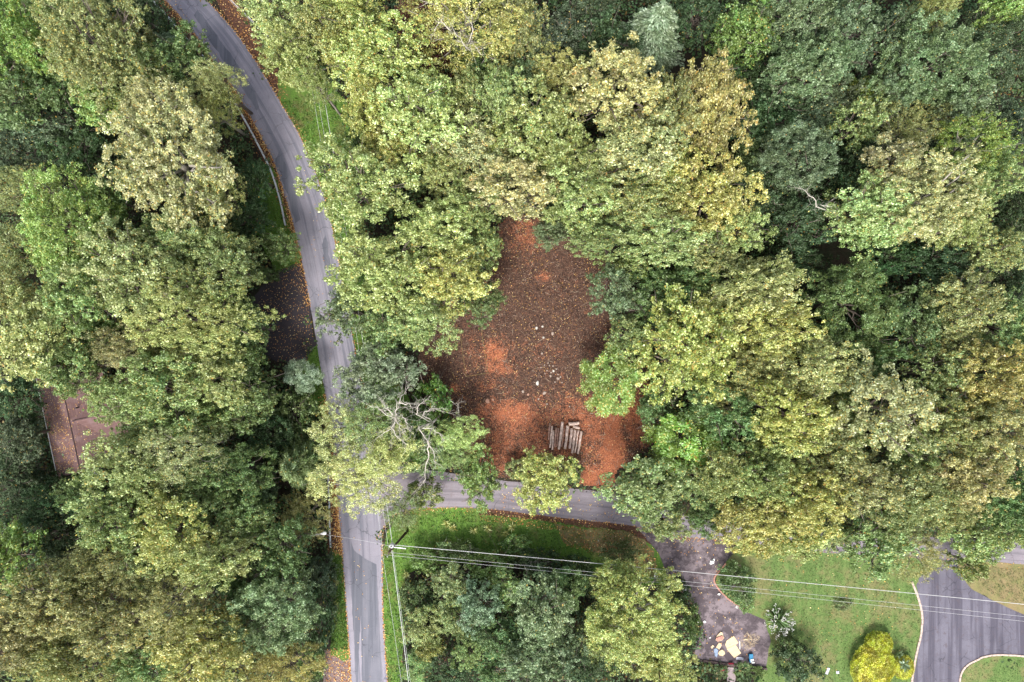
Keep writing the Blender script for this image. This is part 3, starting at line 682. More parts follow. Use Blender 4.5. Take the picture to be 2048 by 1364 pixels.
COL = {  # object colour (linear albedo) and share of turned leaves
    'pale': (0.44, 0.51, 0.185, 0.05), 'cream': (0.53, 0.525, 0.245, 0.12), 'yellow': (0.51, 0.53, 0.165, 0.12), 'gold': (0.48, 0.47, 0.160, 0.12),
    'lime': (0.33, 0.46, 0.115, 0.05), 'limey': (0.27, 0.38, 0.070, 0.06), 'green': (0.17, 0.255, 0.085, 0.02), 'mid': (0.30, 0.395, 0.135, 0.05),
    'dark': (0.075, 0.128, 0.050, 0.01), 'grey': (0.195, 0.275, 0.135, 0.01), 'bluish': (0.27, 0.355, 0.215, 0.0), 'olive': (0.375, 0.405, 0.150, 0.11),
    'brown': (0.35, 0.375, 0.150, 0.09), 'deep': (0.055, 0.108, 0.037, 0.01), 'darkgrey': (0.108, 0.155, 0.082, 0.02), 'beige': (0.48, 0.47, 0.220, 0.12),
    'sun': (0.60, 0.58, 0.040, 0.06), 'red': (0.20, 0.07, 0.045, 0.10), 'fresh': (0.20, 0.33, 0.080, 0.03),
}
NAMES = {'ball': 'shrub', 'oak': 'broadleaf_tree', 'dense': 'dense_tree', 'thin': 'open_crowned_tree', 'bush': 'shrub', 'star': 'sumac_tree', 'fir': 'conifer_tree'}
GRP = {'w': 'trees of the wood left of the main road', 'n': 'trees above the clearing', 'e': 'trees of the wood right of the clearing', 's': 'trees below the side road', 'g': 'garden shrubs by the driveways', 'r': 'trees along the right side of the main road'}
_vi = {k: 0 for k in LIB}
GR_ = {'oak': 1.14, 'dense': 1.12, 'thin': 1.10, 'bush': 1.06, 'ball': 1.0, 'star': 1.04, 'fir': 1.06}
def T(px, py, rx, ry, h, kind, col, grp, label, mul=1.0):
    """px,py,rx,ry: apparent crown centre and radii in photo pixels; h: tree height in metres"""
    fam = LIB[kind]; zc = h * (0.72 if kind not in ('bush', 'ball') else 0.5); k = K0 * (CAM_H - zc) / CAM_H
    Rm = 0.5 * (rx + ry) * k
    cands = sorted(fam, key=lambda v: abs(math.log(v['R'] / Rm))); bestR = cands[0]['R']; cands = [v for v in fam if v['R'] == bestR]
    v = cands[_vi[kind] % len(cands)]; _vi[kind] += 1
    p = G(px, py, zc); p.z = 0
    aniso = max(rx, ry) / min(rx, ry)
    rz = R_.choice([0, math.pi]) + R_.uniform(-0.15, 0.15) if aniso > 1.12 else R_.uniform(0, 6.28)
    root = empty(NAMES[kind], p, rz)
    fx = R_.choice([-1, 1]) if aniso > 1.12 else 1
    root.scale = (rx * GR_[kind] * k / v['R'], ry * GR_[kind] * k / v['R'], h / v['top'])
    crown = link('crown', v['crown'], M['leaf'], root)
    c = COL[col]; j = [R_.uniform(0.92, 1.08) for _ in range(3)]
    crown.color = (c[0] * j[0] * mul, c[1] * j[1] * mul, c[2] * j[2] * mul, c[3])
    link('trunk', v['trunk'], M['pale_bark'] if col in ('cream', 'beige', 'gold', 'yellow') else M['bark'], root)
    tag(root, label, 'shrub' if kind in ('bush', 'ball') else 'tree', GRP[grp])
    return root


# ------------------------------------------------------------------ the trees, one by one
TREES = [
# --- left wood, top
(48, 82, 78, 78, 19, 'dense', 'lime', 'w', 'bright lime green tree at the left edge, nearest the top corner'),
(35, 190, 75, 75, 17, 'dense', 'green', 'w', 'green tree at the left edge just below the bright lime one'),
(18, 10, 60, 50, 15, 'dense', 'dark', 'w', 'dark green tree filling the very top left corner'),
(185, 95, 112, 100, 21, 'oak', 'olive', 'w', 'large pale olive tree left of the road, nearest the top edge'),
(120, 15, 60, 45, 18, 'oak', 'mid', 'w', 'mid green crown cut by the top edge above the olive tree'),
(268, 22, 62, 52, 13, 'dense', 'dark', 'w', 'dark green tree between the olive crown and the top guardrail'),
(325, 82, 36, 36, 9, 'fir', 'bluish', 'w', 'small blue green conifer beside the top stretch of guardrail'),
(372, 108, 58, 50, 12, 'dense', 'green', 'w', 'green rounded tree covering the guardrail near the top'),
(292, 135, 55, 48, 15, 'dense', 'mid', 'w', 'yellow green tree between olive crown and guardrail'),
(212, 212, 62, 50, 15, 'dense', 'lime', 'w', 'small lime green crown below the large olive tree'),
(432, 165, 55, 36, 16, 'thin', 'pale', 'w', 'sparse pale branch crown reaching over the road near the top'),
(432, 224, 46, 42, 14, 'thin', 'gold', 'w', 'orange tinted open tree hanging over the guardrail'),
(318, 210, 55, 45, 18, 'thin', 'cream', 'w', 'spiky cream crown rising above the largest pale tree'),
(338, 320, 148, 134, 23, 'oak', 'cream', 'w', 'largest pale cream tree left of the main road'),
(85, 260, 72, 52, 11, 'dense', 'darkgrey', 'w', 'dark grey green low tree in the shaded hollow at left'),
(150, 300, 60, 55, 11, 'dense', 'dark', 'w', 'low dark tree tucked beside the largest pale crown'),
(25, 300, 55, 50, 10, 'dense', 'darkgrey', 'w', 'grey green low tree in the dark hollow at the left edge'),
(40, 375, 70, 45, 13, 'thin', 'brown', 'w', 'brownish thin tree at the left edge with bare limbs'),
(138, 455, 82, 100, 19, 'dense', 'lime', 'w', 'tall bright lime green tree left of the large pale crown'),
(492, 428, 60, 46, 9, 'dense', 'deep', 'w', 'very dark green low tree beside the guardrail end'),
(430, 460, 62, 44, 10, 'dense', 'green', 'w', 'low green tree between pale crown and the black driveway patch'),
(345, 480, 62, 55, 17, 'oak', 'mid', 'w', 'mid green crown just under the largest pale tree'),
(25, 510, 62, 80, 18, 'thin', 'brown', 'w', 'brown green tall tree at the left edge beside the lime tree'),
(20, 600, 48, 50, 15, 'oak', 'olive', 'w', 'olive tree at the left edge under the brown green one'),
# --- left wood, middle
(268, 535, 95, 90, 21, 'oak', 'pale', 'w', 'yellow green crown in the middle of the left wood'),
(435, 530, 92, 78, 19, 'dense', 'mid', 'w', 'fresh green crown just left of the black driveway patch'),
(560, 490, 36, 36, 9, 'dense', 'green', 'w', 'small round green tree standing alone at the road edge'),
(168, 590, 62, 70, 20, 'oak', 'mid', 'w', 'green yellow crown below the tall lime tree'),
(72, 670, 82, 92, 20, 'oak', 'pale', 'w', 'pale olive crown above the brown roofed house'),
(140, 735, 65, 62, 18, 'oak', 'mid', 'w', 'green crown hanging over the top of the brown roof'),
(398, 640, 118, 88, 21, 'oak', 'pale', 'w', 'wide yellow green crown left of the leafy black driveway'),
(488, 655, 46, 56, 15, 'dense', 'green', 'w', 'rounded green crown overlapping the black driveway edge'),
(247, 700, 62, 42, 17, 'thin', 'beige', 'w', 'thin beige crown with many bare twigs'),
(318, 780, 95, 76, 21, 'oak', 'mid', 'w', 'green yellow crown right of the brown roof'),
(420, 745, 80, 62, 19, 'oak', 'pale', 'w', 'pale crown below the wide yellow green one'),
(228, 797, 45, 42, 16, 'oak', 'pale', 'w', 'small pale crown overlapping the right slope of the roof'),
(505, 800, 66, 55, 14, 'dense', 'green', 'w', 'plain green crown left of the whorled blue green sapling'),
(604, 752, 36, 40, 7, 'star', 'bluish', 'w', 'blue green whorled sapling between driveway patch and road'),
(588, 825, 46, 48, 6, 'bush', 'green', 'w', 'green thicket shrub at the road edge above the conifer'),
(535, 868, 48, 42, 9, 'dense', 'deep', 'w', 'very dark low tree above the conifer by the road'),
(28, 790, 50, 55, 10, 'dense', 'dark', 'w', 'dark low tree at the left edge beside the roof'),
(45, 870, 46, 55, 11, 'dense', 'darkgrey', 'w', 'dark grey green tree left of the roof gutter'),
(20, 945, 55, 45, 10, 'dense', 'dark', 'w', 'dark low tree at the left edge below the house'),
(85, 1010, 62, 45, 10, 'dense', 'deep', 'w', 'deep green low tree below the house corner'),
(66, 960, 36, 30, 8, 'bush', 'darkgrey', 'w', 'grey green bush just below the house corner'),
# --- left wood, lower
(264, 936, 84, 72, 21, 'oak', 'pale', 'w', 'bright yellow green crown right of the house corner'),
(378, 905, 72, 56, 20, 'thin', 'cream', 'w', 'cream coloured open crown below the pale middle crowns'),
(458, 955, 84, 68, 16, 'dense', 'green', 'w', 'dark green broad crown left of the conifer'),
(588, 935, 54, 66, 13, 'fir', 'green', 'w', 'green feathery conifer beside the main road'),
(225, 1040, 76, 66, 20, 'oak', 'mid', 'w', 'pale green crown second below the house'),
(395, 1010, 60, 46, 18, 'oak', 'mid', 'w', 'green crown between the cream open crown and the bright yellow one'),
(345, 1062, 80, 76, 22, 'oak', 'yellow', 'w', 'brightest yellow green crown of the lower left wood'),
(428, 1112, 76, 60, 21, 'oak', 'pale', 'w', 'yellow crown next to the blue green rounded tree'),
(505, 1035, 58, 46, 15, 'dense', 'mid', 'w', 'yellow green crown right of the brightest crown, below the conifer'),
(608, 1032, 42, 52, 8, 'thin', 'olive', 'w', 'olive leafy tree behind the lower guardrail'),
(562, 1110, 68, 62, 15, 'dense', 'green', 'w', 'green rounded tree above the blue green one near the road'),
(552, 1222, 92, 82, 17, 'dense', 'grey', 'w', 'large soft blue green rounded tree of the lower left wood', 1.45),
(642, 1225, 30, 70, 7, 'bush', 'dark', 'w', 'dark shrub thicket edging the narrow grass verge'),
(640, 1150, 32, 45, 6, 'bush', 'darkgrey', 'w', 'grey green shrub below the lower guardrail end'),
(658, 1165, 17, 20, 2.4, 'bush', 'gold', 'w', 'small yellow shrub at the edge of the lower left verge'),
(18, 1105, 48, 72, 17, 'dense', 'lime', 'w', 'bright green layered tree at the left edge above the lower corner'),
(100, 1080, 62, 50, 9, 'dense', 'deep', 'w', 'dark low tree in the hollow beside the layered green tree'),
(182, 1122, 72, 52, 17, 'thin', 'olive', 'w', 'olive crown below the second green crown under the house'),
(105, 1205, 92, 66, 20, 'oak', 'brown', 'w', 'brown tinged crown nearest the lower left corner'),
(270, 1150, 70, 56, 17, 'thin', 'brown', 'w', 'brown green thin crown left of the yellow crown'),
(28, 1270, 66, 60, 20, 'oak', 'beige', 'w', 'beige crown at the lower left edge'),
(225, 1252, 88, 66, 20, 'oak', 'olive', 'w', 'olive yellow crown in the lower left wood'),
(345, 1208, 66, 52, 19, 'thin', 'beige', 'w', 'faded beige crown below the brightest yellow crown'),
(125, 1325, 90, 52, 19, 'oak', 'olive', 'w', 'olive crown at the bottom edge near the left corner'),
(290, 1330, 72, 52, 18, 'oak', 'mid', 'w', 'green crown at the bottom edge left of the yellow one'),
(412, 1300, 100, 76, 21, 'oak', 'yellow', 'w', 'large yellow crown at the bottom edge of the left wood'),
(560, 1325, 72, 46, 17, 'thin', 'gold', 'w', 'golden crown at the bottom edge by the main road'),
(480, 1175, 40, 36, 12, 'dense', 'green', 'w', 'green gap tree between yellow crown and blue green tree'),
(625, 1330, 34, 45, 7, 'bush', 'green', 'w', 'green shrub at the bottom edge beside the gravel pull-in'),
(438, 388, 46, 52, 17, 'thin', 'gold', 'w', 'golden open crown right of the largest pale tree, beside the guardrail'),
# --- along the road, top middle
(560, 35, 78, 55, 17, 'oak', 'pale', 'r', 'pale tree right of the road at the top edge'),
(590, 115, 60, 52, 18, 'oak', 'pale', 'r', 'pale yellow tree leaning over the road bend'),
(636, 170, 36, 34, 16, 'thin', 'pale', 'r', 'narrow pale green crown above the overhead wires'),
(655, 60, 62, 62, 18, 'oak', 'olive', 'n', 'olive crown between the pale roadside trees and the yellow one'),
(700, 20, 62, 46, 19, 'oak', 'yellow', 'n', 'yellow crown at the top edge beside the reddish understory'),
(755, 110, 98, 72, 21, 'oak', 'yellow', 'n', 'clear yellow crown near the top, left of the reddish gap'),
(838, 55, 62, 66, 7, 'dense', 'red', 'n', 'low reddish brown tree seen through the gap at the top'),
(880, 140, 36, 40, 7, 'bush', 'red', 'n', 'dark red shrub in the gap below the golden tree'),
(925, 45, 112, 78, 19, 'thin', 'gold', 'n', 'golden orange open tree with pale bare limbs at the top'),
(1035, 70, 56, 76, 15, 'oak', 'olive', 'n', 'olive green crown right of the golden open tree'),
(955, 125, 52, 52, 12, 'dense', 'green', 'n', 'green tree under the golden open tree'),
(1112, 88, 66, 56, 14, 'dense', 'darkgrey', 'n', 'grey green rounded tree right of the olive crown at the top'),
(1208, 80, 58, 62, 14, 'dense', 'dark', 'n', 'dark grey tree between two grey green ones near the top'),
(1180, 18, 52, 34, 13, 'dense', 'darkgrey', 'n', 'dark rounded tree cut by the top edge, left of the pale conifer'),
(1312, 45, 82, 66, 17, 'fir', 'bluish', 'n', 'pale blue green conifer at the top edge'),
(1116, 152, 52, 42, 17, 'oak', 'gold', 'n', 'small golden crown below the grey green rounded tree'),
(1050, 155, 45, 45, 13, 'dense', 'grey', 'n', 'grey green crown left of the small golden one'),
# --- above the clearing
(752, 222, 58, 66, 19, 'oak', 'yellow', 'n', 'yellow crown right of the grassy gap with wires'),
(845, 225, 100, 88, 22, 'oak', 'pale', 'n', 'large light yellow crown in the upper middle'),
(1002, 195, 52, 66, 20, 'oak', 'pale', 'n', 'narrow yellow green crown left of the tan topped tree'),
(1090, 255, 86, 78, 22, 'oak', 'pale', 'n', 'pale crown in the centre of the upper woods'),
(945, 300, 76, 62, 19, 'oak', 'cream', 'n', 'cream crown with dark hollows above the clearing'),
(1240, 185, 98, 86, 23, 'oak', 'beige', 'n', 'tan topped tall tree below the dark top trees'),
(1268, 300, 92, 72, 22, 'oak', 'cream', 'n', 'cream crown directly below the tan topped tree'),
(1350, 215, 45, 70, 20, 'oak', 'olive', 'n', 'narrow olive crown between the tan tree and the golden edge tree'),
(1420, 215, 66, 100, 21, 'oak', 'gold', 'e', 'tall golden orange tree against the dark green trees'),
(1420, 395, 82, 86, 20, 'oak', 'yellow', 'e', 'yellow green crown below the tall golden orange tree'),
(718, 365, 98, 84, 20, 'oak', 'pale', 'r', 'pale creamy green tree bulging over the main road'),
(825, 345, 52, 45, 14, 'dense', 'green', 'n', 'green hollow tree right of the pale roadside tree'),
(1030, 375, 88, 62, 20, 'oak', 'cream', 'n', 'cream green crown just above the tip of the clearing'),
(870, 455, 84, 62, 18, 'oak', 'pale', 'n', 'bright pale green crown at the upper left of the clearing'),
(1160, 400, 76, 62, 20, 'oak', 'pale', 'n', 'pale green crown right of the clearing tip'),
(1285, 400, 80, 56, 20, 'oak', 'olive', 'n', 'olive beige crown right above the clearing'),
(1200, 475, 66, 36, 17, 'oak', 'mid', 'n', 'green yellow crown overhanging the top right of the clearing'),
(1330, 475, 92, 56, 18, 'oak', 'pale', 'e', 'yellow green crown right of the clearing shoulder'),
(1098, 462, 42, 30, 10, 'dense', 'grey', 'n', 'small grey green tree at the tip of the clearing'),
(1475, 465, 56, 52, 17, 'oak', 'pale', 'e', 'pale crown beside the dark gap right of centre'),
# --- left of the clearing
(765, 545, 98, 78, 20, 'oak', 'pale', 'r', 'large pale green tree between road and clearing'),
(905, 545, 84, 72, 19, 'oak', 'yellow', 'r', 'brightest yellow green tree left of the clearing'),
(960, 600, 46, 48, 13, 'dense', 'green', 'r', 'green lower crown at the left rim of the clearing'),
(690, 620, 52, 52, 14, 'dense', 'grey', 'r', 'grey green tree leaning over the main road'),
(705, 500, 36, 50, 13, 'dense', 'mid', 'r', 'green yellow slim tree at the road edge beside the largest pale green one'),
(845, 640, 62, 60, 17, 'oak', 'pale', 'r', 'pale tree corner hanging over the string lines'),
(770, 660, 56, 46, 14, 'dense', 'mid', 'r', 'green crown between the pale green trees and the blue grey one'),
(756, 745, 76, 66, 14, 'dense', 'bluish', 'r', 'blue grey rounded tree above the dead tree'),
(868, 795, 36, 55, 7, 'bush', 'fresh', 'r', 'bright green bush at the lower left rim of the clearing'),
(690, 860, 56, 58, 14, 'thin', 'pale', 'r', 'open leafy pale tree spreading over the road junction', 1.3),
(772, 905, 70, 54, 16, 'thin', 'pale', 'r', 'yellow green open tree right under the dead branches', 1.35),
(712, 960, 78, 56, 14, 'thin', 'pale', 'r', 'pale green open tree with road showing through', 1.4),
(800, 1020, 36, 34, 10, 'thin', 'mid', 'r', 'small leafy tree beside the utility pole'),
(860, 900, 50, 56, 8, 'dense', 'green', 'r', 'green low tree between dead branches and side road'),
(742, 835, 52, 46, 15, 'thin', 'mid', 'r', 'green open tree under the bare dead limbs beside the road', 1.25),
(820, 850, 48, 42, 9, 'dense', 'green', 'r', 'green low tree behind the dead limbs, left of the bright bush'),
(660, 330, 20, 30, 4, 'bush', 'deep', 'r', 'dark shrub on the grassy gap under the upper wires'),
(845, 985, 38, 30, 7, 'bush', 'olive', 'r', 'small olive bush overhanging the road mouth'),
(918, 868, 56, 38, 10, 'thin', 'pale', 'r', 'pale green open tree at the orange clay edge', 1.25),
(905, 905, 38, 40, 9, 'thin', 'mid', 'r', 'green open tree just above the side road'),
(958, 955, 48, 56, 9, 'dense', 'fresh', 'r', 'fresh green rounded tree overhanging the side road'),
(1090, 962, 60, 64, 10, 'dense', 'yellow', 'r', 'yellow round tree standing below the log pile'),
(1142, 940, 22, 30, 6, 'bush', 'green', 'r', 'green bush between the yellow round tree and the clay track'),
(1032, 935, 24, 22, 3.0, 'bush', 'brown', 'r', 'brownish low bush left of the yellow round tree'),
# --- right of the clearing
(1232, 590, 50, 56, 15, 'dense', 'grey', 'e', 'grey green tree at the right rim of the clearing'),
(1262, 670, 46, 46, 14, 'dense', 'mid', 'e', 'green crown below the grey green rim tree'),
(1340, 595, 76, 56, 16, 'oak', 'green', 'e', 'green crown right of the grey green rim tree'),
(1370, 690, 102, 96, 21, 'oak', 'yellow', 'e', 'large bright yellow tree right of the clearing'),
(1224, 766, 66, 76, 9, 'star', 'limey', 'e', 'vivid lime sumac tree growing into the clearing'),
(1310, 815, 46, 46, 11, 'dense', 'green', 'e', 'small green tree between the two lime sumac trees'),
(1375, 882, 90, 74, 13, 'star', 'limey', 'e', 'wide lime green sumac tree below the bright yellow tree'),
(1288, 978, 80, 68, 14, 'dense', 'mid', 'e', 'dense green tree at the foot of the clay track'),
(1332, 1048, 46, 40, 11, 'dense', 'mid', 'e', 'green crown tip reaching over the driveway mouth'),
(1450, 820, 72, 62, 17, 'oak', 'green', 'e', 'green tree right of the bright yellow tree'),
(1498, 575, 95, 62, 20, 'oak', 'pale', 'e', 'pale yellow crown below the dark gap right of centre'),
(1545, 660, 88, 66, 20, 'oak', 'yellow', 'e', 'yellow beige crown in the middle of the right wood'),
(1630, 730, 74, 62, 21, 'oak', 'cream', 'e', 'cream crown tip beside the plain green tree'),
(1480, 740, 66, 56, 18, 'oak', 'olive', 'e', 'olive crown between two yellow crowns'),
(1585, 832, 88, 68, 20, 'oak', 'yellow', 'e', 'golden yellow crown in the lower right wood'),
(1755, 815, 96, 92, 22, 'oak', 'beige', 'e', 'large beige crown in the lower right wood'),
(1655, 880, 66, 56, 18, 'oak', 'olive', 'e', 'olive crown between the golden and the beige crowns'),
(1700, 605, 86, 86, 16, 'dense', 'green', 'e', 'large plain green tree in the right wood'),
(1745, 705, 66, 46, 14, 'dense', 'green', 'e', 'green lower crown under the large plain green tree'),
(1835, 640, 66, 60, 14, 'dense', 'green', 'e', 'round green tree right of the large plain green one'),
(1925, 620, 80, 66, 17, 'oak', 'olive', 'e', 'olive crown in the right wood below the dark slope'),
(2020, 650, 50, 66, 18, 'oak', 'mid', 'e', 'green yellow crown at the right edge, mid height'),
(1990, 755, 82, 72, 20, 'oak', 'gold', 'e', 'orange flecked crown at the right edge'),
(1880, 745, 62, 52, 16, 'dense', 'mid', 'e', 'green crown left of the orange flecked one'),
(1880, 850, 76, 62, 18, 'oak', 'olive', 'e', 'olive crown right of the large beige one'),
(2005, 870, 76, 66, 21, 'oak', 'beige', 'e', 'beige crown at the right edge'),
(1455, 945, 62, 56, 17, 'oak', 'olive', 'e', 'olive crown below the wide lime sumac'),
(1525, 950, 66, 56, 18, 'oak', 'mid', 'e', 'green yellow crown left of the yellow driveway tree'),
(1515, 1050, 82, 62, 17, 'oak', 'yellow', 'e', 'yellow crown hanging over the driveway mouth'),
(1610, 1000, 86, 66, 19, 'oak', 'yellow', 'e', 'yellow crown above the lawn'),
(1595, 1075, 62, 38, 14, 'oak', 'pale', 'e', 'low pale crown edge over the lawn'),
(1720, 965, 80, 62, 19, 'oak', 'olive', 'e', 'olive green crown above the wide driveway lawn'),
(1672, 1065, 46, 42, 11, 'dense', 'mid', 'e', 'green tree covering the side road above the lawn'),
(1755, 1085, 82, 58, 14, 'dense', 'mid', 'e', 'broad green crown hanging over the lawn'),
(1832, 1105, 52, 46, 12, 'thin', 'olive', 'e', 'yellowish green crown at the mouth of the wide driveway'),
(1840, 985, 72, 62, 18, 'oak', 'olive', 'e', 'olive crown above the wide driveway mouth'),
(1935, 960, 70, 62, 19, 'oak', 'beige', 'e', 'beige crown between two olive ones at lower right'),
(2020, 1000, 60, 62, 17, 'oak', 'green', 'e', 'green crown at the right edge above the side road'),
(1965, 1070, 72, 56, 14, 'dense', 'mid', 'e', 'green crown right of the wide driveway mouth'),
(1932, 1125, 36, 28, 7, 'bush', 'olive', 'e', 'low olive bush at the right corner of the driveway mouth'),
(1400, 560, 66, 46, 15, 'oak', 'green', 'e', 'dark green crown behind the bright yellow tree'),
(1430, 790, 40, 40, 14, 'oak', 'olive', 'e', 'small olive crown between yellow tree and lime sumac'),
# --- top right dark wood
(1402, 25, 50, 50, 14, 'dense', 'dark', 'e', 'dark green tree right of the pale conifer'),
(1478, 62, 68, 68, 17, 'dense', 'fresh', 'e', 'fresh green feathery crown near the top edge'),
(1585, 35, 72, 55, 19, 'oak', 'grey', 'e', 'grey green crown at the top edge right of the fresh green one'),
(1600, 135, 82, 60, 19, 'oak', 'grey', 'e', 'light grey green crown lit at its lower edge'),
(1700, 50, 70, 60, 17, 'dense', 'grey', 'e', 'green grey rounded crown in the top right wood'),
(1782, 90, 66, 66, 15, 'dense', 'darkgrey', 'e', 'dim grey crown in the top right wood'),
(1860, 20, 36, 36, 18, 'thin', 'gold', 'e', 'single orange tipped crown at the top edge'),
(1862, 130, 98, 82, 18, 'dense', 'grey', 'e', 'big pale grey tree in the top right wood'),
(1985, 95, 80, 76, 14, 'dense', 'darkgrey', 'e', 'dark glossy tree in the top right corner'),
(2010, 14, 56, 32, 17, 'oak', 'lime', 'e', 'lime crown in the very top right corner'),
(1930, 225, 78, 56, 16, 'dense', 'grey', 'e', 'grey green crown below the dark glossy corner tree'),
(2015, 260, 50, 66, 15, 'dense', 'darkgrey', 'e', 'grey tree at the right edge above the lime crown'),
(1738, 185, 46, 32, 12, 'oak', 'limey', 'e', 'small lime crown framed by grey trees'),
(1722, 245, 50, 52, 15, 'dense', 'mid', 'e', 'green yellow round tree below the small lime crown'),
(1640, 225, 66, 46, 11, 'thin', 'darkgrey', 'e', 'brown grey thin tree in the dark upper right wood'),
(1822, 250, 58, 48, 14, 'thin', 'olive', 'e', 'muted olive tree beside the green yellow round tree'),
(1512, 165, 52, 56, 11, 'dense', 'deep', 'e', 'deep green low tree right of the golden orange tree'),
(1520, 250, 60, 56, 13, 'dense', 'dark', 'e', 'dark green tree level with the golden orange one'),
(1590, 320, 88, 72, 17, 'dense', 'grey', 'e', 'broad grey green tree left of the big pale one'),
(1520, 385, 60, 60, 14, 'dense', 'dark', 'e', 'dark green tree right of the yellow green edge crown'),
(1600, 435, 72, 62, 15, 'dense', 'dark', 'e', 'dark green drooping tree above the black gap'),
(1500, 325, 42, 42, 13, 'dense', 'green', 'e', 'small green tree between golden tree and grey green one'),
(1715, 320, 42, 38, 12, 'dense', 'dark', 'e', 'dark small tree above the black hole in the canopy'),
(1945, 298, 76, 54, 18, 'thin', 'limey', 'e', 'lime yellow tree above the big pale tree at right'),
(1790, 330, 62, 50, 20, 'oak', 'cream', 'e', 'cream upper lobe left of the lime yellow tree'),
(1855, 400, 118, 92, 22, 'oak', 'cream', 'e', 'biggest pale yellow tree of the right wood'),
(1735, 430, 86, 66, 20, 'oak', 'pale', 'e', 'pale crown joined to the left of the biggest pale tree'),
(1960, 360, 60, 56, 18, 'oak', 'mid', 'e', 'green yellow crown right of the biggest pale tree'),
(1990, 500, 66, 50, 15, 'oak', 'olive', 'e', 'orange green tree at the right edge below the pale tree'),
(1880, 530, 70, 40, 12, 'dense', 'dark', 'e', 'dark green low tree below the biggest pale tree'),
(2030, 420, 36, 56, 13, 'dense', 'dark', 'e', 'dark tree at the right edge beside the pale tree'),
(2025, 560, 45, 40, 11, 'dense', 'deep', 'e', 'deep green low tree at the right edge'),
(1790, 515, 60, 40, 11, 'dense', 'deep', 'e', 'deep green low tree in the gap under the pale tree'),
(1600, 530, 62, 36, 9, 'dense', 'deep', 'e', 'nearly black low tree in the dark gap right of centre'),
# --- bottom middle
(1262, 1235, 108, 92, 17, 'oak', 'yellow', 's', 'large yellow tree below the overhead wires'),
(1235, 1165, 46, 36, 15, 'oak', 'yellow', 's', 'yellow crown top touching the overhead wires'),
(1320, 1325, 62, 46, 13, 'oak', 'yellow', 's', 'yellow crown at the bottom edge beside the retaining timber'),
(1382, 1240, 18, 44, 6, 'bush', 'green', 's', 'dark green shrub along the left side of the littered driveway'),
(1352, 1178, 26, 26, 7, 'bush', 'deep', 's', 'dark shrub between yellow tree and driveway under the wires'),
(1080, 1225, 66, 76, 15, 'dense', 'grey', 's', 'grey green soft crown left of the large yellow tree', 1.25),
(1060, 1320, 76, 56, 14, 'dense', 'grey', 's', 'grey green crown at the bottom edge', 1.2),
(1165, 1330, 46, 46, 11, 'dense', 'dark', 's', 'dark green tree at the bottom edge below the yellow tree'),
(953, 1212, 46, 46, 12, 'dense', 'bluish', 's', 'pale blue green tree in the middle of the lower thicket'),
(968, 1262, 32, 32, 10, 'dense', 'grey', 's', 'small grey green crown just under the pale blue green tree'),
(900, 1170, 44, 38, 7, 'dense', 'mid', 's', 'light green low tree right of the lower wires'),
(985, 1130, 46, 34, 6, 'bush', 'fresh', 's', 'green bush under the wires, nearest the utility pole side'),
(1075, 1125, 48, 30, 6, 'bush', 'dark', 's', 'dark bush under the wires left of the yellow tree'),
(1150, 1140, 40, 32, 6, 'bush', 'dark', 's', 'dark bush under the wires just beside the yellow tree'),
(1240, 1105, 42, 20, 4, 'bush', 'green', 's', 'low green bush at the rim of the mown verge'),
(835, 1190, 34, 40, 5, 'bush', 'green', 's', 'green bush at the left end of the lower thicket'),
(850, 1255, 44, 46, 7, 'dense', 'mid', 's', 'light green low tree right of the wires near the bottom'),
(862, 1290, 30, 22, 7, 'bush', 'gold', 's', 'yellow topped shrub in the lower thicket'),
(938, 1300, 34, 34, 10, 'oak', 'mid', 's', 'small yellow green tree at the bottom of the thicket'),
(832, 1335, 30, 34, 5, 'star', 'fresh', 's', 'palm like green sapling at the bottom beside the verge'),
(910, 1345, 46, 32, 7, 'dense', 'dark', 's', 'dark low tree at the bottom edge of the thicket'),
(985, 1345, 40, 30, 8, 'dense', 'green', 's', 'green low tree at the bottom edge right of the dark one'),
(855, 1120, 34, 28, 4, 'bush', 'fresh', 's', 'green bush right beside the utility pole foot'),
(1010, 1175, 40, 36, 8, 'dense', 'mid', 's', 'light green tree above the grey green soft crown'),
(920, 1100, 44, 24, 3.5, 'bush', 'green', 's', 'long green bush under the wires at the grassy slope'),
(1030, 1085, 36, 18, 2.4, 'bush', 'fresh', 's', 'low leafy bush on the grassy slope by the side road'),
# --- garden
(1476, 1165, 36, 40, 3.6, 'bush', 'green', 'g', 'round green bush at the brick edging of the driveway'),
(1492, 1205, 20, 18, 1.4, 'bush', 'fresh', 'g', 'small light green plant beside the white scraps'),
(1592, 1326, 46, 46, 4.5, 'bush', 'dark', 'g', 'dark green bush between littered driveway and lawn'),
(1574, 1290, 26, 22, 3.5, 'bush', 'green', 'g', 'green bush just under the white flowering one'),
(1440, 1345, 16, 16, 1.2, 'bush', 'green', 'g', 'small green bush left of the garden path'),
(1487, 1345, 17, 22, 1.2, 'bush', 'green', 'g', 'small green bush right of the garden path'),
(1512, 1345, 24, 12, 0.9, 'bush', 'fresh', 'g', 'low light green planting below the driveway timber'),
(1412, 1338, 18, 12, 0.9, 'bush', 'brown', 'g', 'low brownish planting left of the garden path'),
(1758, 1286, 30, 26, 1.9, 'ball', 'sun', 'g', 'smaller bright yellow round shrub on the lawn'),
(1746, 1334, 52, 47, 2.3, 'ball', 'sun', 'g', 'largest bright yellow shrub on the lawn'),
(1806, 1334, 24, 27, 1.6, 'ball', 'sun', 'g', 'narrow yellow shrub squeezed against the kerb'),
(1686, 1210, 20, 12, 0.7, 'bush', 'green', 'g', 'low weed clump in the middle of the lawn'),
# --- further crowns that close the canopy
(215, 400, 50, 45, 14, 'dense', 'mid', 'w', 'mid green crown between the tall lime tree and the largest pale tree'),
(200, 480, 42, 50, 15, 'oak', 'olive', 'w', 'olive crown just right of the tall lime tree'),
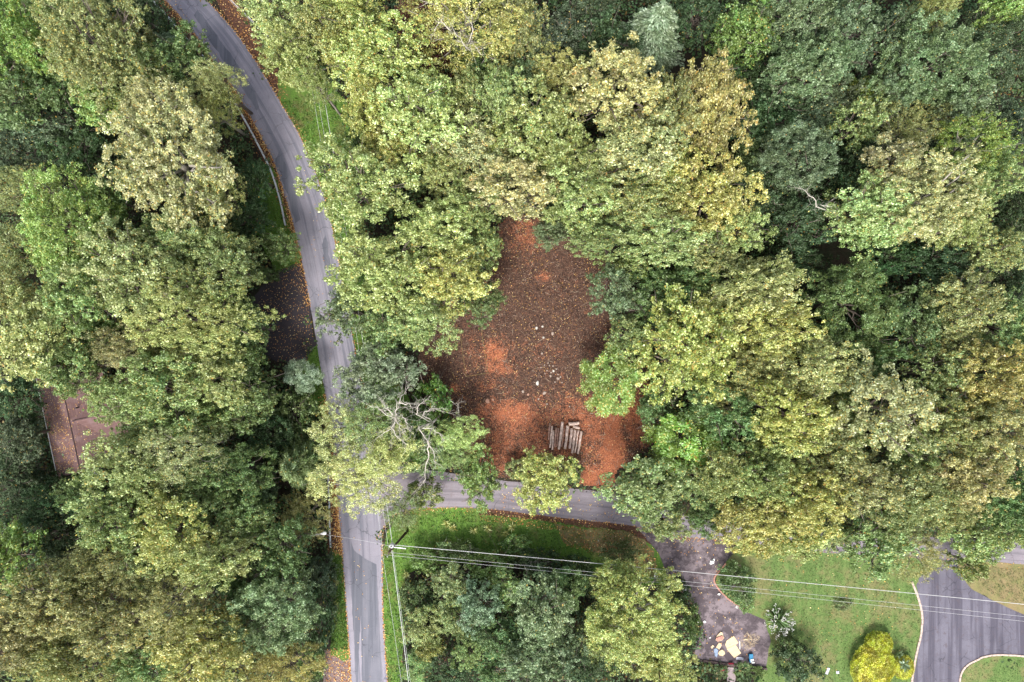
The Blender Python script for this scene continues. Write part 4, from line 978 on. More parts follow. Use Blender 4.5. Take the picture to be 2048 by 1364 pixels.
(350, 560, 60, 50, 16, 'oak', 'mid', 'w', 'green crown between the two yellow green middle crowns'),
(200, 665, 50, 40, 14, 'dense', 'green', 'w', 'green crown left of the thin beige twiggy crown'),
(330, 700, 46, 40, 15, 'oak', 'olive', 'w', 'olive crown right of the thin beige twiggy crown'),
(300, 860, 62, 50, 17, 'oak', 'mid', 'w', 'green crown below the crown right of the roof'),
(480, 720, 50, 50, 14, 'dense', 'mid', 'w', 'yellow green crown below the rounded one at the driveway patch'),
(420, 830, 70, 50, 15, 'oak', 'mid', 'w', 'mid green crown above the dark green broad crown'),
(520, 985, 46, 40, 11, 'dense', 'dark', 'w', 'dark green tree just left below the feathery conifer'),
(160, 985, 36, 34, 12, 'dense', 'green', 'w', 'small green tree at the house corner'),
(300, 1110, 50, 45, 16, 'oak', 'mid', 'w', 'green crown left below the brightest yellow green crown'),
(480, 1245, 46, 46, 13, 'dense', 'green', 'w', 'green tree left of the large blue green rounded tree'),
(170, 1180, 46, 40, 15, 'oak', 'olive', 'w', 'small olive crown above the olive yellow one at lower left'),
(512, 352, 34, 52, 9, 'dense', 'deep', 'w', 'deep green low tree beside the guardrail, above its lower end'),
(535, 548, 22, 18, 5, 'bush', 'green', 'w', 'small bush at the upper corner of the black driveway patch'),
(250, 70, 46, 46, 15, 'oak', 'olive', 'w', 'small olive crown joined to the large olive tree'),
(110, 180, 46, 46, 15, 'dense', 'green', 'w', 'green crown between the left edge trees and the lime green crown'),
(690, 100, 50, 50, 17, 'oak', 'yellow', 'n', 'yellow crown left of the clear yellow one'),
(722, 285, 30, 34, 12, 'dense', 'green', 'n', 'green tree at the right rim of the grassy gap'),
(790, 300, 55, 50, 18, 'oak', 'yellow', 'n', 'yellow crown lobe under the large light yellow crown'),
(880, 340, 52, 46, 17, 'oak', 'pale', 'n', 'pale crown between the light yellow and the cream crowns'),
(960, 395, 55, 46, 17, 'oak', 'mid', 'n', 'green crown above the left side of the clearing tip'),
(920, 200, 46, 56, 17, 'oak', 'olive', 'n', 'olive crown right of the large light yellow crown'),
(1000, 290, 46, 40, 18, 'oak', 'yellow', 'n', 'yellow lobe between the cream crown and the central pale crown'),
(1180, 330, 52, 46, 19, 'oak', 'pale', 'n', 'pale crown between the central one and the cream one'),
(1340, 340, 50, 60, 18, 'oak', 'yellow', 'n', 'yellow crown right of the cream crown below the tan tree'),
(1110, 320, 46, 42, 17, 'oak', 'yellow', 'n', 'yellow crown just below the central pale crown'),
(960, 480, 46, 56, 15, 'oak', 'mid', 'n', 'green crown at the upper left shoulder of the clearing'),
(1250, 530, 46, 36, 13, 'dense', 'mid', 'e', 'green crown at the right shoulder of the clearing'),
(1430, 620, 60, 50, 17, 'oak', 'yellow', 'e', 'yellow crown right above the large bright yellow tree'),
(1420, 510, 60, 46, 16, 'oak', 'olive', 'e', 'olive crown left of the pale one at the dark gap'),
(1540, 760, 56, 46, 17, 'oak', 'olive', 'e', 'olive crown above the golden yellow lower right one'),
(1690, 800, 50, 50, 17, 'oak', 'mid', 'e', 'green yellow crown left of the large beige crown'),
(1820, 900, 50, 46, 16, 'oak', 'mid', 'e', 'green crown below the large beige crown'),
(1560, 905, 56, 46, 16, 'oak', 'pale', 'e', 'pale crown below the golden yellow lower right one'),
(1660, 960, 50, 46, 16, 'oak', 'olive', 'e', 'small olive crown right of the yellow crown above the lawn'),
(1400, 960, 50, 46, 13, 'dense', 'mid', 'e', 'green crown right of the dense tree at the clay track'),
(1410, 1030, 46, 36, 11, 'dense', 'green', 'e', 'green crown covering the side road left of the driveway mouth'),
(1895, 690, 46, 40, 14, 'oak', 'olive', 'e', 'small olive crown between two green ones at mid right'),
(1950, 830, 46, 46, 16, 'oak', 'olive', 'e', 'olive crown below the orange flecked one'),
(1890, 1020, 46, 46, 15, 'oak', 'olive', 'e', 'olive crown just above the wide driveway corner'),
(1790, 1030, 46, 46, 15, 'oak', 'mid', 'e', 'green crown between the broad lawn crown and the olive ones'),
(1760, 390, 46, 40, 17, 'oak', 'cream', 'e', 'cream lobe between the two joined pale crowns at right'),
(1915, 450, 50, 46, 17, 'oak', 'pale', 'e', 'pale lobe at the lower right of the biggest pale tree'),
(1660, 200, 56, 46, 13, 'dense', 'darkgrey', 'e', 'dim grey crown in the middle of the upper right wood'),
(1560, 200, 56, 46, 13, 'dense', 'dark', 'e', 'dark crown left of the dim grey one in the upper right wood'),
(1680, 370, 50, 46, 13, 'dense', 'dark', 'e', 'dark crown between the broad grey green tree and the pale crowns'),
(1780, 170, 46, 46, 15, 'dense', 'grey', 'e', 'grey green crown left of the big pale grey tree'),
(1660, 120, 50, 46, 15, 'oak', 'grey', 'e', 'grey green crown beside the light grey green lit one'),
(1125, 1180, 50, 46, 10, 'dense', 'green', 's', 'green tree right of the grey green soft crown'),
(1000, 1270, 50, 46, 11, 'dense', 'green', 's', 'green tree between the two grey green crowns at the bottom'),
(905, 1235, 40, 36, 8, 'dense', 'mid', 's', 'light green tree left of the pale blue green one'),
(1130, 1290, 50, 46, 12, 'dense', 'grey', 's', 'grey green tree left of the large yellow tree base'),
(1190, 1280, 36, 46, 12, 'dense', 'mid', 's', 'green tree touching the left side of the large yellow tree'),
]
for t in TREES: T(*t)

# ------------------------------------------------------------------ roadside steel
def rail_line(pts, label):
    L = [G(*p, 0) for p in smooth_line(pts, 8)]
    root = empty('guardrail', L[0]); o0 = L[0]
    mb = MB(); prof = [(-0.05, 0.47), (0.05, 0.53), (-0.02, 0.60), (0.07, 0.66), (-0.05, 0.73), (-0.11, 0.72), (-0.10, 0.46)]; n = len(L); V = []
    for i, p in enumerate(L):
        d = (L[min(i + 1, n - 1)] - L[max(i - 1, 0)]).normalized(); s = Vector((d.y, -d.x, 0))
        for a, z in prof: q_ = p + s * a * 1.25 - o0; V.append((q_.x, q_.y, z))
    k = len(prof); F = [(i * k + j, i * k + (j + 1) % k, (i + 1) * k + (j + 1) % k, (i + 1) * k + j) for i in range(n - 1) for j in range(k)]
    mb.add(V, F); mb.build('rail', M['galv'], root)
    s_ = 0; nxt = 0.4; proto = None
    for i in range(n - 1):
        seg = (L[i + 1] - L[i]).length
        while s_ + seg >= nxt:
            p = L[i].lerp(L[i + 1], (nxt - s_) / seg); d = (L[i + 1] - L[i]).normalized(); q_ = p - o0 + Vector((-d.y, d.x, 0)) * 0.28
            if proto is None:
                b = MB(); b.box((0, 0, 0.36), (0.16, 0.2, 0.74)); b.box((0, 0.14, 0.60), (0.14, 0.13, 0.28)); o = b.build('post', M['wood_post'], root); proto = o
            else: o = proto.copy(); C.objects.link(o); o.parent = root
            o.location = (q_.x, q_.y, 0); o.rotation_euler = (0, 0, math.atan2(d.y, d.x) + math.pi); nxt += 1.9
        s_ += seg
    return tag(root, label, 'guardrail', 'guardrails left of the main road')
rail_line([(290, -22), (305, 0), (340, 38), (370, 73), (417, 125), (455, 180), (491, 240), (522, 298), (545, 345), (562, 400), (573, 452)], 'long curved steel guardrail with leaves along its foot, upper road')
rail_line([(652, 860), (657, 930), (660, 1000), (661, 1050), (663, 1092)], 'short straight steel guardrail beside the road junction')

# ------------------------------------------------------------------ utility poles and wires
def sag(a, b, s, n=14):
    return [a.lerp(b, i / n) - Vector((0, 0, 4 * s * (i / n) * (1 - i / n))) for i in range(n + 1)]
PB = Vector((-14.7, -26.7, 0)); PT = Vector((-15.45, -26.5, 10.6))
root = empty('utility_pole', PB); tag(root, 'dark wooden utility pole leaning at the road junction', 'utility pole', 'utility poles')
mb = MB(); mb.tube([(0, 0, 0), PT - PB], [0.19, 0.12], 10); mb.build('pole', M['creosote'], root, True)
xa = PT - PB - Vector((0, 0, 0.5)); xd = Vector((0.35, 0.94, 0)).normalized()
mb = MB(); mb.box(xa, (1.5, 0.12, 0.14), math.atan2(xd.y, xd.x)); mb.build('crossarm', M['creosote'], root)
for s_ in (-0.62, 0.0, 0.62):
    c = xa + xd * s_ + Vector((0, 0, 0.07)); b = MB(); b.tube([c, c + Vector((0, 0, 0.06)), c + Vector((0, 0, 0.12)), c + Vector((0, 0, 0.22))], [0.03, 0.08, 0.06, 0.03], 8); b.build('insulator', M['white'], root, True)
tc = (PT - PB) * 0.86 + Vector((0.05, 0.52, 0))
b = MB(); b.tube([tc - Vector((0, 0, 0.5)), tc - Vector((0, 0, 0.45)), tc + Vector((0, 0, 0.42)), tc + Vector((0, 0, 0.5))], [0.24, 0.28, 0.28, 0.20], 12)
tr = b.build('transformer', M['offwhite'], root, True)
b = MB(); b.tube([tc + Vector((0.1, 0, 0.5)), tc + Vector((0.1, 0, 0.72))], 0.05, 6); b.build('bushing', M['white'], tr)
b = MB(); b.box((PT - PB) * 0.80 + Vector((0.9, 0.02, 0)), (1.6, 0.09, 0.09), -0.12); b.build('cable_bracket', M['galv'], root)
# neighbouring poles (upper road bend, right edge, bottom)
def simple_pole(x, y, h, label):
    r = empty('utility_pole', (x, y, 0)); tag(r, label, 'utility pole', 'utility poles')
    b = MB(); b.tube([(0, 0, 0), (0, 0, h)], [0.18, 0.12], 10); b.build('pole', M['creosote'], r, True)
    b = MB(); b.box((0, 0, h - 0.5), (0.12, 1.6, 0.14)); b.build('crossarm', M['creosote'], r)
    return Vector((x, y, h - 0.4))
TN = G(628, 163, 10.0)
simple_pole(TN.x, TN.y, 10.4, 'thin utility pole among the pale trees at the upper road bend')
TE = G(2330, 1262, 10.0); TS = G(826, 1560, 10.0); TNN = G(395, -62, 10.0)
def wire(pts, r, label, name='overhead_wire'):
    b = MB(); b.tube(pts, r, 5); o = b.build(name, M['wire']); tag(o, label, 'wire', 'overhead wires')
xw = PB + xa
wire(sag(xw + Vector((0.55, 0.55, -0.9)), TE + Vector((0, 1.3, -0.9)), 0.5), 0.034, 'thick pale cable crossing the lawn, uppermost of the three')
wire(sag(xw + Vector((0.1, -0.05, 0.15)), TE + Vector((0, -0.1, 0)), 0.5), 0.014, 'thin wire across the lawn, middle of the three')
wire(sag(xw + Vector((-0.6, -0.35, 0.15)), TE + Vector((0, -0.75, 0)), 0.5), 0.014, 'thin wire across the lawn, lowest of the three')
wire(sag(xw + Vector((0.1, -0.1, -1.2)), TS + Vector((0.6, 0, -1.2)), 0.4), 0.034, 'thick cable running down the grass verge beside the lower road')
wire(sag(xw + Vector((0.35, -0.1, -0.7)), TS + Vector((1.0, 0, -0.7)), 0.4), 0.014, 'thin wire just right of the thick cable over the lower verge')
wire(sag(xw + Vector((-0.85, -0.1, 0.15)), TS + Vector((0.25, 0, 0.1)), 0.4), 0.014, 'thin wire left of the thick cable over the lower verge')
wire(sag(xw + Vector((0.2, 0.5, -1.2)), TN + Vector((0.7, 0, -1.2)), 0.9), 0.034, 'thick cable running up the road from the junction pole')
wire(sag(xw + Vector((-0.75, 0.2, 0.15)), TN + Vector((-0.4, 0, 0)), 0.9), 0.014, 'thin wire running up the road, left of the thick cable')
wire(sag(xw + Vector((-0.05, 0.3, 0.15)), TN + Vector((0.15, 0, 0)), 0.9), 0.014, 'thin wire running up the road, next to the thick cable')
wire(sag(TN + Vector((0.3, 0, -1.0)), TNN + Vector((0.3, 0, -1.0)), 0.4), 0.034, 'thick bundled cable by the pale trees at the top edge')
wire(sag(TN, TNN, 0.4), 0.014, 'thin wire beside the bundled cable at the top edge')

# street lamp on the left
HL = G(646, 1067, 7.2); base = G(596, 1077, 7.2); base.z = 0
root = empty('street_lamp', base); tag(root, 'pale street lamp head reaching out beside the short guardrail', 'street lamp')
v = HL - base
mb = MB(); mb.tube([(0, 0, 0), (0, 0, 7.1)], [0.13, 0.09], 9); mb.build('pole', M['creosote'], root, True)
mb = MB(); mb.tube([(0, 0, 6.6), (v.x * 0.5, v.y * 0.5, 7.05), (v.x * 0.85, v.y * 0.85, 7.2)], 0.03, 6); mb.build('arm', M['galv'], root, True)
hd = Vector((v.x, v.y, 0)).normalized(); cen = Vector((v.x, v.y, 7.2)); hs_ = MB()
hs_.tube([cen - hd * 0.42, cen - hd * 0.2, cen + hd * 0.15, cen + hd * 0.40, cen + hd * 0.46], [0.07, 0.15, 0.24, 0.17, 0.05], 10); h_ = hs_.build('lamp_head', M['white'], root, True)
b = MB(); b.tube([cen - Vector((0, 0, 0.26)), cen - Vector((0, 0, 0.12))], [0.12, 0.18], 8); b.build('lens', M['glass'], h_)
wire(sag(HL + Vector((-1.0, 0, -0.1)), PB + (PT - PB) * 0.75, 0.35), 0.014, 'thin service wire crossing above the road to the lamp')

# ------------------------------------------------------------------ the brown roofed house
eA, eB = G(81, 794, 2.7), G(115, 953.5, 2.7)
u = (eA - eB).normalized(); vv = Vector((u.y, -u.x, 0)); o0 = Vector((eB.x, eB.y, 0)); Lh = (eA - eB).length + 2.6
root = empty('house', o0); tag(root, 'brown shingle roofed house under trees at the left, leaves on its roof', 'house')
def W_(a, b_, z): return u * a + vv * b_ + Vector((0, 0, z))
def slab(name, quad, mat, parent, th=0.12):
    top = [Vector(p) for p in quad]; n_ = (top[1] - top[0]).cross(top[-1] - top[0]).normalized()
    if n_.z < 0: n_ = -n_
    bot = [p - n_ * th for p in top]; k = len(top)
    me = bpy.data.meshes.new(name); me.from_pydata([*map(tuple, top + bot)], [], [tuple(range(k)), tuple(reversed(range(k, 2 * k)))] + [(i, i + k, (i + 1) % k + k, (i + 1) % k) for i in range(k)])
    uvl = me.uv_layers.new(name='UV'); e1 = u if abs((top[1] - top[0]).normalized().dot(u)) > 0.5 else vv
    e2 = n_.cross(e1)
    for l in me.loops:
        p = Vector(me.vertices[l.vertex_index].co); uvl.data[l.index].uv = (p.dot(e1), p.dot(e2))
    me.update(); bm = bmesh.new(); bm.from_mesh(me); bmesh.ops.recalc_face_normals(bm, faces=bm.faces); bm.to_mesh(me); bm.free()
    return link(name, me, mat, parent)
ZE, ZR, HWd = 2.7, 4.7, 4.5
rf = slab('roof', [W_(0, 0, ZE), W_(Lh, 0, ZE), W_(Lh, HWd, ZR), W_(0, HWd, ZR)], M['roof'], root)
tag(rf, 'dark left roof slope thick with fallen leaves')
r2 = slab('roof', [W_(0, HWd, ZR), W_(Lh, HWd, ZR), W_(Lh, 2 * HWd, ZE), W_(0, 2 * HWd, ZE)], M['roof'], root)
wu, whw = 7.0, 4.2; zw = 4.5; wv0 = HWd + 0.3
r3 = slab('roof', [W_(wu, wv0, zw), W_(wu, 15, zw), W_(wu + whw, 15, 2.65), W_(wu + whw, wv0 + 3.6, 2.65)], M['roof'], root); tag(r3, 'shaded side of the wing roof')
r4 = slab('roof', [W_(wu, 15, zw), W_(wu, wv0, zw), W_(wu - whw, wv0 + 3.6, 2.65), W_(wu - whw, 15, 2.65)], M['roof'], root)
mb = MB(); mb.tube([W_(wu, wv0, zw + 0.03), W_(wu, 15, zw + 0.03)], 0.07, 6); mb.build('ridge_cap', M['roof'], root)
mb = MB(); mb.tube([W_(0, HWd, ZR + 0.02), W_(Lh, HWd, ZR + 0.02)], 0.07, 6); mb.build('ridge_cap', M['roof'], root)
mb = MB(); mb.tube([W_(-0.05, -0.07, ZE - 0.05), W_(Lh, -0.07, ZE - 0.05)], 0.075, 6); mb.build('gutter', M['white'], root)
mb = MB(); c = W_(Lh / 2 + 0.2, HWd, 1.25); mb.box(c, (2 * HWd - 0.8, Lh - 0.9, 2.5), math.atan2(vv.y, vv.x)); mb.build('wall', M['wall'], root)
mb = MB(); c = W_(wu, 11, 1.25); mb.box(c, (7.6, 2 * whw - 0.8, 2.48), math.atan2(vv.y, vv.x)); mb.build('wall', M['wall'], root)
b = MB(); b.tube([W_(8.6, HWd + 1.2, 4.0), W_(8.6, HWd + 1.2, 4.75)], 0.09, 8); b.build('vent_pipe', M['black'], root)
b = MB(); b.box(W_(-0.6, HWd - 0.1, 1.0), (1.0, 1.0, 2.0), 0.2); b.build('porch_post', M['white'], root)
def on_slope(n, a0, a1, b0, b1, z0, z1, fn=None):
    a = NR.uniform(a0, a1, n); bb = b0 + (b1 - b0) * NR.random(n) ** 1.3
    P = np.array([list(o0 + W_(x, y, z0 + (z1 - z0) * (y - b0) / (b1 - b0) + 0.02)) for x, y in zip(a, bb)]); return P
Pa = on_slope(1000, 0.1, Lh, 0.1, HWd, ZE, ZR); Pb = on_slope(260, 0.1, Lh, HWd, 2 * HWd, ZR, ZE)
Pl = np.concatenate([Pa, Pb]); litter('fallen_leaves', Pl[:, :2], Pl[:, 2], 0.115, M['litter'], 'yellow and orange leaves lying on the brown roof', flat=0.3, bias=0.6)

# ------------------------------------------------------------------ logs
def make_log(a, b_, r, z, label, mat='log_bark', name='log'):
    p, q_ = G(*a, z), G(*b_, z); mid = (p + q_) / 2; d = q_ - p; n = 9; rr = random.Random(int(a[0] * 7 + a[1]))
    root = empty(name, mid)
    mb = MB(); pts = []; rad = []
    for i in range(n + 1):
        t = i / n; w_ = d.cross(Vector((0, 0, 1))).normalized() * rr.uniform(-0.03, 0.03)
        pts.append(p + d * t + w_ - mid); rad.append(r * rr.uniform(0.90, 1.08) * (1.05 - 0.15 * t))
    mb.tube(pts, rad, 10); mb.build('bark', M[mat], root, True)
    for e_, s_ in ((0, -1), (n, 1)):
        c = pts[e_]; dn = d.normalized() * s_; m2 = MB(); m2.tube([c - dn * 0.02, c + dn * 0.025], rad[e_] * 0.93, 10); m2.build('cut_end', M['log_end'], root)
    tag(root, label, 'log', 'felled logs laid side by side'); return root
def lz(x, y): return (1060 + x / 13.64, 820 + y / 13.64)
LOGS = [((545, 370), (505, 800), .15, 'log_bark_dark', 'thin brown log at the left end of the log row'),
 ((600, 440), (550, 1030), .18, 'log_bark', 'second log from the left in the log row'),
 ((640, 560), (605, 1080), .17, 'log_bark', 'third log from the left, whitish at its upper end'),
 ((715, 490), (668, 1010), .19, 'log_bark_dark', 'fourth log from the left, reddish brown'),
 ((775, 500), (735, 1000), .14, 'log_bark_dark', 'thin dark log left of the longest pale one'),
 ((925, 500), (860, 1000), .17, 'log_bark_dark', 'dark log just right of the longest pale one'),
 ((1030, 430), (960, 1060), .27, 'log_bark', 'thickest pale log in the middle of the row'),
 ((1145, 505), (1080, 1050), .24, 'log_bark', 'log between the thickest one and the right trio'),
 ((1235, 540), (1150, 1170), .24, 'log_bark', 'third log from the right end of the row'),
 ((1318, 550), (1230, 1165), .17, 'log_bark', 'slim second log from the right end'),
 ((1400, 580), (1305, 1195), .22, 'log_bark', 'rightmost log of the row')]
for a, b_, r, m_, lab in LOGS: make_log(lz(*a), lz(*b_), r * 0.80, 0.10 + r + R_.uniform(0, 0.14), lab, m_)
make_log(lz(885, 325), lz(790, 1070), .20, 0.62, 'longest pale log lying on top of the row')
make_log(lz(1060, 385), lz(1335, 355), .26, 0.62, 'short thick log lying crosswise above the row')
make_log(lz(1180, 455), lz(1350, 495), .19, 0.60, 'shortest split log lying crosswise at the row top')

# ------------------------------------------------------------------ rocks
def make_rock(px, py, sx, sy, label, mat='rock', name='rock', z=0.06, grp='stones lying in the cleared lot', cat='rock'):
    bm = bmesh.new(); bmesh.ops.create_icosphere(bm, subdivisions=2, radius=0.5); rr = Vector((px * 0.37, py * 0.21, 3))
    for v in bm.verts:
        n_ = noise.noise(v.co * 2.3 + rr); v.co *= 1 + 0.45 * n_
        v.co.x = max(-0.42, min(0.40, v.co.x)) ; v.co.z = max(-0.25, min(0.30, v.co.z))
    me = bpy.data.meshes.new(name); bm.to_mesh(me); bm.free()
    o = link(name, me, M[mat]); p = G(px, py, z); o.location = (p.x, p.y, z + 0.05); sx, sy = (sx * 0.85, sy * 0.8) if cat == 'rock' else (sx, sy); o.scale = (sx * K0, sy * K0, min(sx, sy) * K0 * 0.8); o.rotation_euler = (0, 0, (px * 1.7) % 3.1)
    return tag(o, label, cat, grp)
make_rock(1075, 766, 13, 8, 'largest white wedge shaped stone in the cleared lot', 'white_rock', z=0.15)
make_rock(1089, 786, 12, 7, 'elongated pale stone below the large white wedge')
make_rock(1116, 757, 9, 6, 'grey oval stone at the right end of the stone scatter')
make_rock(1101, 752, 7, 5, 'pale stone between the grey oval one and the white wedge')
make_rock(975, 802, 14, 9, 'flat reddish stone beside the orange clay edge', 'pink_rock')
make_rock(986, 799, 7, 5, 'small reddish stone touching the flat reddish one', 'pink_rock')
make_rock(1046, 783, 8, 7, 'tan stone left of the elongated pale one')
make_rock(1056, 789, 7, 6, 'second tan stone left of the elongated pale one', 'pink_rock')
make_rock(1077, 798, 5, 5, 'small pale stone beneath the stone scatter')
make_rock(1084, 707, 6, 5, 'cream stone alone above the stone scatter')
make_rock(1073, 656, 8, 6, 'cream stone at the upper part of the lot', 'white_rock')
make_rock(1085, 653, 6, 5, 'cream stone just right of the upper cream one', 'white_rock')
make_rock(1087, 675, 6, 6, 'white stone under the two upper cream stones', 'white_rock')
make_rock(1105, 667, 7, 9, 'tan upright stone right of the upper white stones')
make_rock(1094, 808, 5, 4, 'pale stone on the clay edge below the scatter')
make_rock(1107, 742, 6, 6, 'white stone in the pebble cluster', 'white_rock')
make_rock(1139, 813, 4, 4, 'small pale stone on the clay right of the scatter')
PEB = ['pebble at the left end of the pebble cluster', 'pebble second from the left in the pebble cluster', 'pebble in the upper middle of the pebble cluster', 'pebble right beside the white pebble of the cluster',
 'pebble on the upper right of the pebble cluster', 'pebble at the centre of the pebble cluster', 'pebble just below the centre of the pebble cluster', 'pebble right of the white cluster pebble, toward the grey oval stone',
 'pebble directly above the grey oval stone', 'pebble nearest the white wedge at the lower left of the cluster', 'topmost pebble of the pebble cluster', 'pebble just below left of the grey oval stone', 'lowest right pebble below the grey oval stone']
for i, (x, y) in enumerate([(1082, 735), (1089, 730), (1099, 731), (1106, 732), (1113, 738), (1094, 741), (1102, 745), (1116, 749), (1121, 754), (1090, 747), (1096, 726), (1110, 764), (1124, 765)]):
    make_rock(x, y, 4.5, 3.5, PEB[i], 'rock')

# string layout with stakes
cor = [(918, 655), (932, 753), (976, 746), (963, 660)]
root = empty('string_layout', G(*cor[1], 0)); tag(root, 'yellow string marking a rectangle between stakes in the cleared lot', 'marking string')
o1 = G(*cor[1], 0)
for a, b_ in ((0, 1), (1, 2), (2, 3)):
    p, q_ = G(*cor[a], 0.45) - o1, G(*cor[b_], 0.45) - o1; m2 = MB(); m2.tube(sag(p, q_, 0.05, 8), 0.012, 5); m2.build('string', M['tape'], root)
for c_ in cor:
    p = G(*c_, 0.3) - o1; m2 = MB(); m2.tube([(p.x, p.y, 0), (p.x, p.y, 0.55), (p.x, p.y, 0.62)], [0.02, 0.035, 0.03], 5); m2.build('stake', M['ply'], root)

# ------------------------------------------------------------------ dead tree (bare pale limbs)
def dead_tree(base_px, tips_px, h, label, r0=0.13, name='dead_tree'):
    bpos = G(*base_px, 0); root = empty(name, bpos); rr = random.Random(int(base_px[0]))
    tmb = MB(); tt = Vector((0, 0, h * 0.62)); tmb.tube([(0, 0, 0), (0.15, 0.1, h * 0.3), tt], [r0 * 1.2, r0, r0 * 0.8], 9); tmb.build('trunk', M['dead_wood'], root, True)
    for path in tips_px:
        lb = MB(); pts = [tt] + [G(x, y, z) - bpos for x, y, z in path]; n = len(pts)
        fine = []
        for i in range(n - 1):
            for j in range(3):
                p = pts[i].lerp(pts[i + 1], j / 3); 
                if i or j: p = p + Vector((rr.uniform(-1, 1), rr.uniform(-1, 1), rr.uniform(-1, 1))) * 0.16
                fine.append(p)
        fine.append(pts[-1]); m = len(fine); rad = [r0 * 0.46 * (1 - i / m) ** 1.0 + 0.011 for i in range(m)]
        lb.tube(fine, rad, 6)
        for i in range(2, m):
            for _ in range(2):
                d = (fine[i] - fine[i - 1]).normalized(); s_ = Vector((rr.gauss(0, 1), rr.gauss(0, 1), rr.gauss(0, 0.5))).normalized()
                L_ = rr.uniform(0.4, 1.6); q_ = fine[i] + (d * 0.8 + s_ * 0.8) * L_ * 0.5; e_ = q_ + (d * 0.5 + s_ + Vector((rr.gauss(0, .4), rr.gauss(0, .4), 0.1))) * L_ * 0.5
                lb.tube([fine[i], q_, e_], [max(0.012, rad[i] * 0.3), 0.010, 0.006], 4)
                for _ in range(2):
                    s2 = Vector((rr.gauss(0, 1), rr.gauss(0, 1), rr.gauss(0, .4))).normalized(); lb.tube([q_, q_ + s2 * L_ * 0.22 + d * 0.12, q_ + s2 * L_ * 0.45 + d * L_ * 0.25], [0.010, 0.008, 0.006], 4)
        lb.build('limb', M['dead_wood'], root, True)
    return tag(root, label, 'tree')
def dz(x, y, z): return (680 + x / 6.2, 760 + y / 6.2, z)
dead_tree((815, 815), [
    [dz(690, 490, 15), dz(520, 380, 16), dz(330, 300, 16)], [dz(700, 440, 15.5), dz(700, 300, 16), dz(740, 240, 16.5), dz(810, 120, 16)],
    [dz(690, 490, 15), dz(620, 600, 15), dz(440, 730, 14.5)], [dz(710, 500, 15), dz(740, 590, 15), dz(810, 680, 14.5)],
    [dz(780, 440, 15), dz(800, 520, 15), dz(850, 600, 14.5)], [dz(640, 590, 15), dz(690, 700, 14.5), dz(820, 800, 14)],
    [dz(640, 430, 15.5), dz(560, 340, 16), dz(530, 270, 16)], [dz(740, 290, 16), dz(850, 300, 16), dz(900, 350, 15.5)]],
    17, 'dead tree with bare pale limbs spreading beside the junction')
dead_tree((880, 830), [
    [dz(930, 440, 13), dz(970, 310, 13.5), dz(1090, 240, 13.5)], [dz(1020, 430, 13), dz(1120, 350, 13.5), dz(1230, 370, 13)],
    [dz(980, 610, 13), dz(1100, 590, 13.5), dz(1230, 660, 13), dz(1280, 750, 12.5)], [dz(980, 610, 13), dz(1080, 760, 13.2), dz(1150, 880, 13), dz(1190, 1040, 12.5)],
    [dz(1080, 760, 13), dz(1110, 900, 12.5), dz(1050, 1050, 12), dz(1050, 1230, 11.5), dz(970, 1360, 11)]],
    14, 'leaning dead tree with a long pale limb drooping to the side road', 0.14)
dead_tree((918, 812), [[dz(1480, 450, 7), dz(1460, 290, 7.5)], [dz(1490, 480, 7), dz(1560, 600, 7)]], 7, 'small bare grey sapling at the lower left of the cleared lot', 0.06)
dead_tree((1640, 470), [[(1632, 412, 15), (1622, 390, 16), (1606, 378, 16)], [(1640, 412, 15.5), (1660, 414, 16)]], 15, 'bare curved branch tree between grey green and pale yellow crowns', 0.13)
dead_tree((925, 150), [[(938, 100, 17), (925, 88, 18), (905, 55, 18.5)], [(945, 90, 17), (962, 110, 18)], [(900, 60, 18), (880, 40, 18.5), (868, 62, 18)], [(935, 95, 17.5), (948, 60, 18.5), (930, 30, 18.5)]], 17, 'pale bare limbs poking through the golden open tree', 0.13)

# ------------------------------------------------------------------ kerbs of single stones
def kerb_line(pts, w, L_, mat, label, z0=0.0, h=0.13, name='kerb'):
    P = [G(*p, 0) for p in smooth_line(pts, 10)]; root = empty(name, P[0]); s_ = 0; nxt = 0; protos = []
    for i in range(3):
        b = MB(); b.box((0, 0, h / 2), (L_ * 0.95, w * (0.94 + 0.05 * i), h)); o = b.v; protos.append((b, None))
    cache = {}
    cnt = 0
    for i in range(len(P) - 1):
        seg = (P[i + 1] - P[i]).length
        while s_ + seg >= nxt:
            p = P[i].lerp(P[i + 1], (nxt - s_) / max(seg, 1e-6)); d = (P[i + 1] - P[i]).normalized(); k = cnt % 3
            if k not in cache: o = protos[k][0].build('kerb_stone', M[mat], root); cache[k] = o
            else: o = cache[k].copy(); C.objects.link(o); o.parent = root
            q_ = p - P[0]; o.location = (q_.x + R_.uniform(-.02, .02), q_.y + R_.uniform(-.02, .02), z0 + R_.uniform(-0.01, 0.015)); o.rotation_euler = (0, 0, math.atan2(d.y, d.x) + R_.uniform(-.05, .05))
            nxt += L_; cnt += 1
        s_ += seg
    return tag(root, label, 'kerb')
kerb_line([(1825, 1167), (1834, 1190), (1841, 1215), (1844, 1240), (1841, 1270), (1834, 1300), (1829, 1325), (1823, 1364), (1815, 1420)], 0.26, 0.62, 'kerb', 'curved pale stone kerb between the lawn and the wide driveway')
kerb_line([(1917, 1400), (1919, 1364), (1922, 1346), (1933, 1331), (1950, 1321), (1966, 1314), (1990, 1309.5), (2020, 1310), (2060, 1313), (2120, 1318)], 0.24, 0.58, 'kerb', 'pale stone kerb around the grass corner at the bottom right')
kerb_line([(1450, 1128), (1434, 1147), (1428, 1160), (1437, 1178), (1455, 1196), (1471, 1208), (1489, 1219)], 0.20, 0.36, 'kerb_pink', 'reddish brick edging along the right side of the littered driveway')
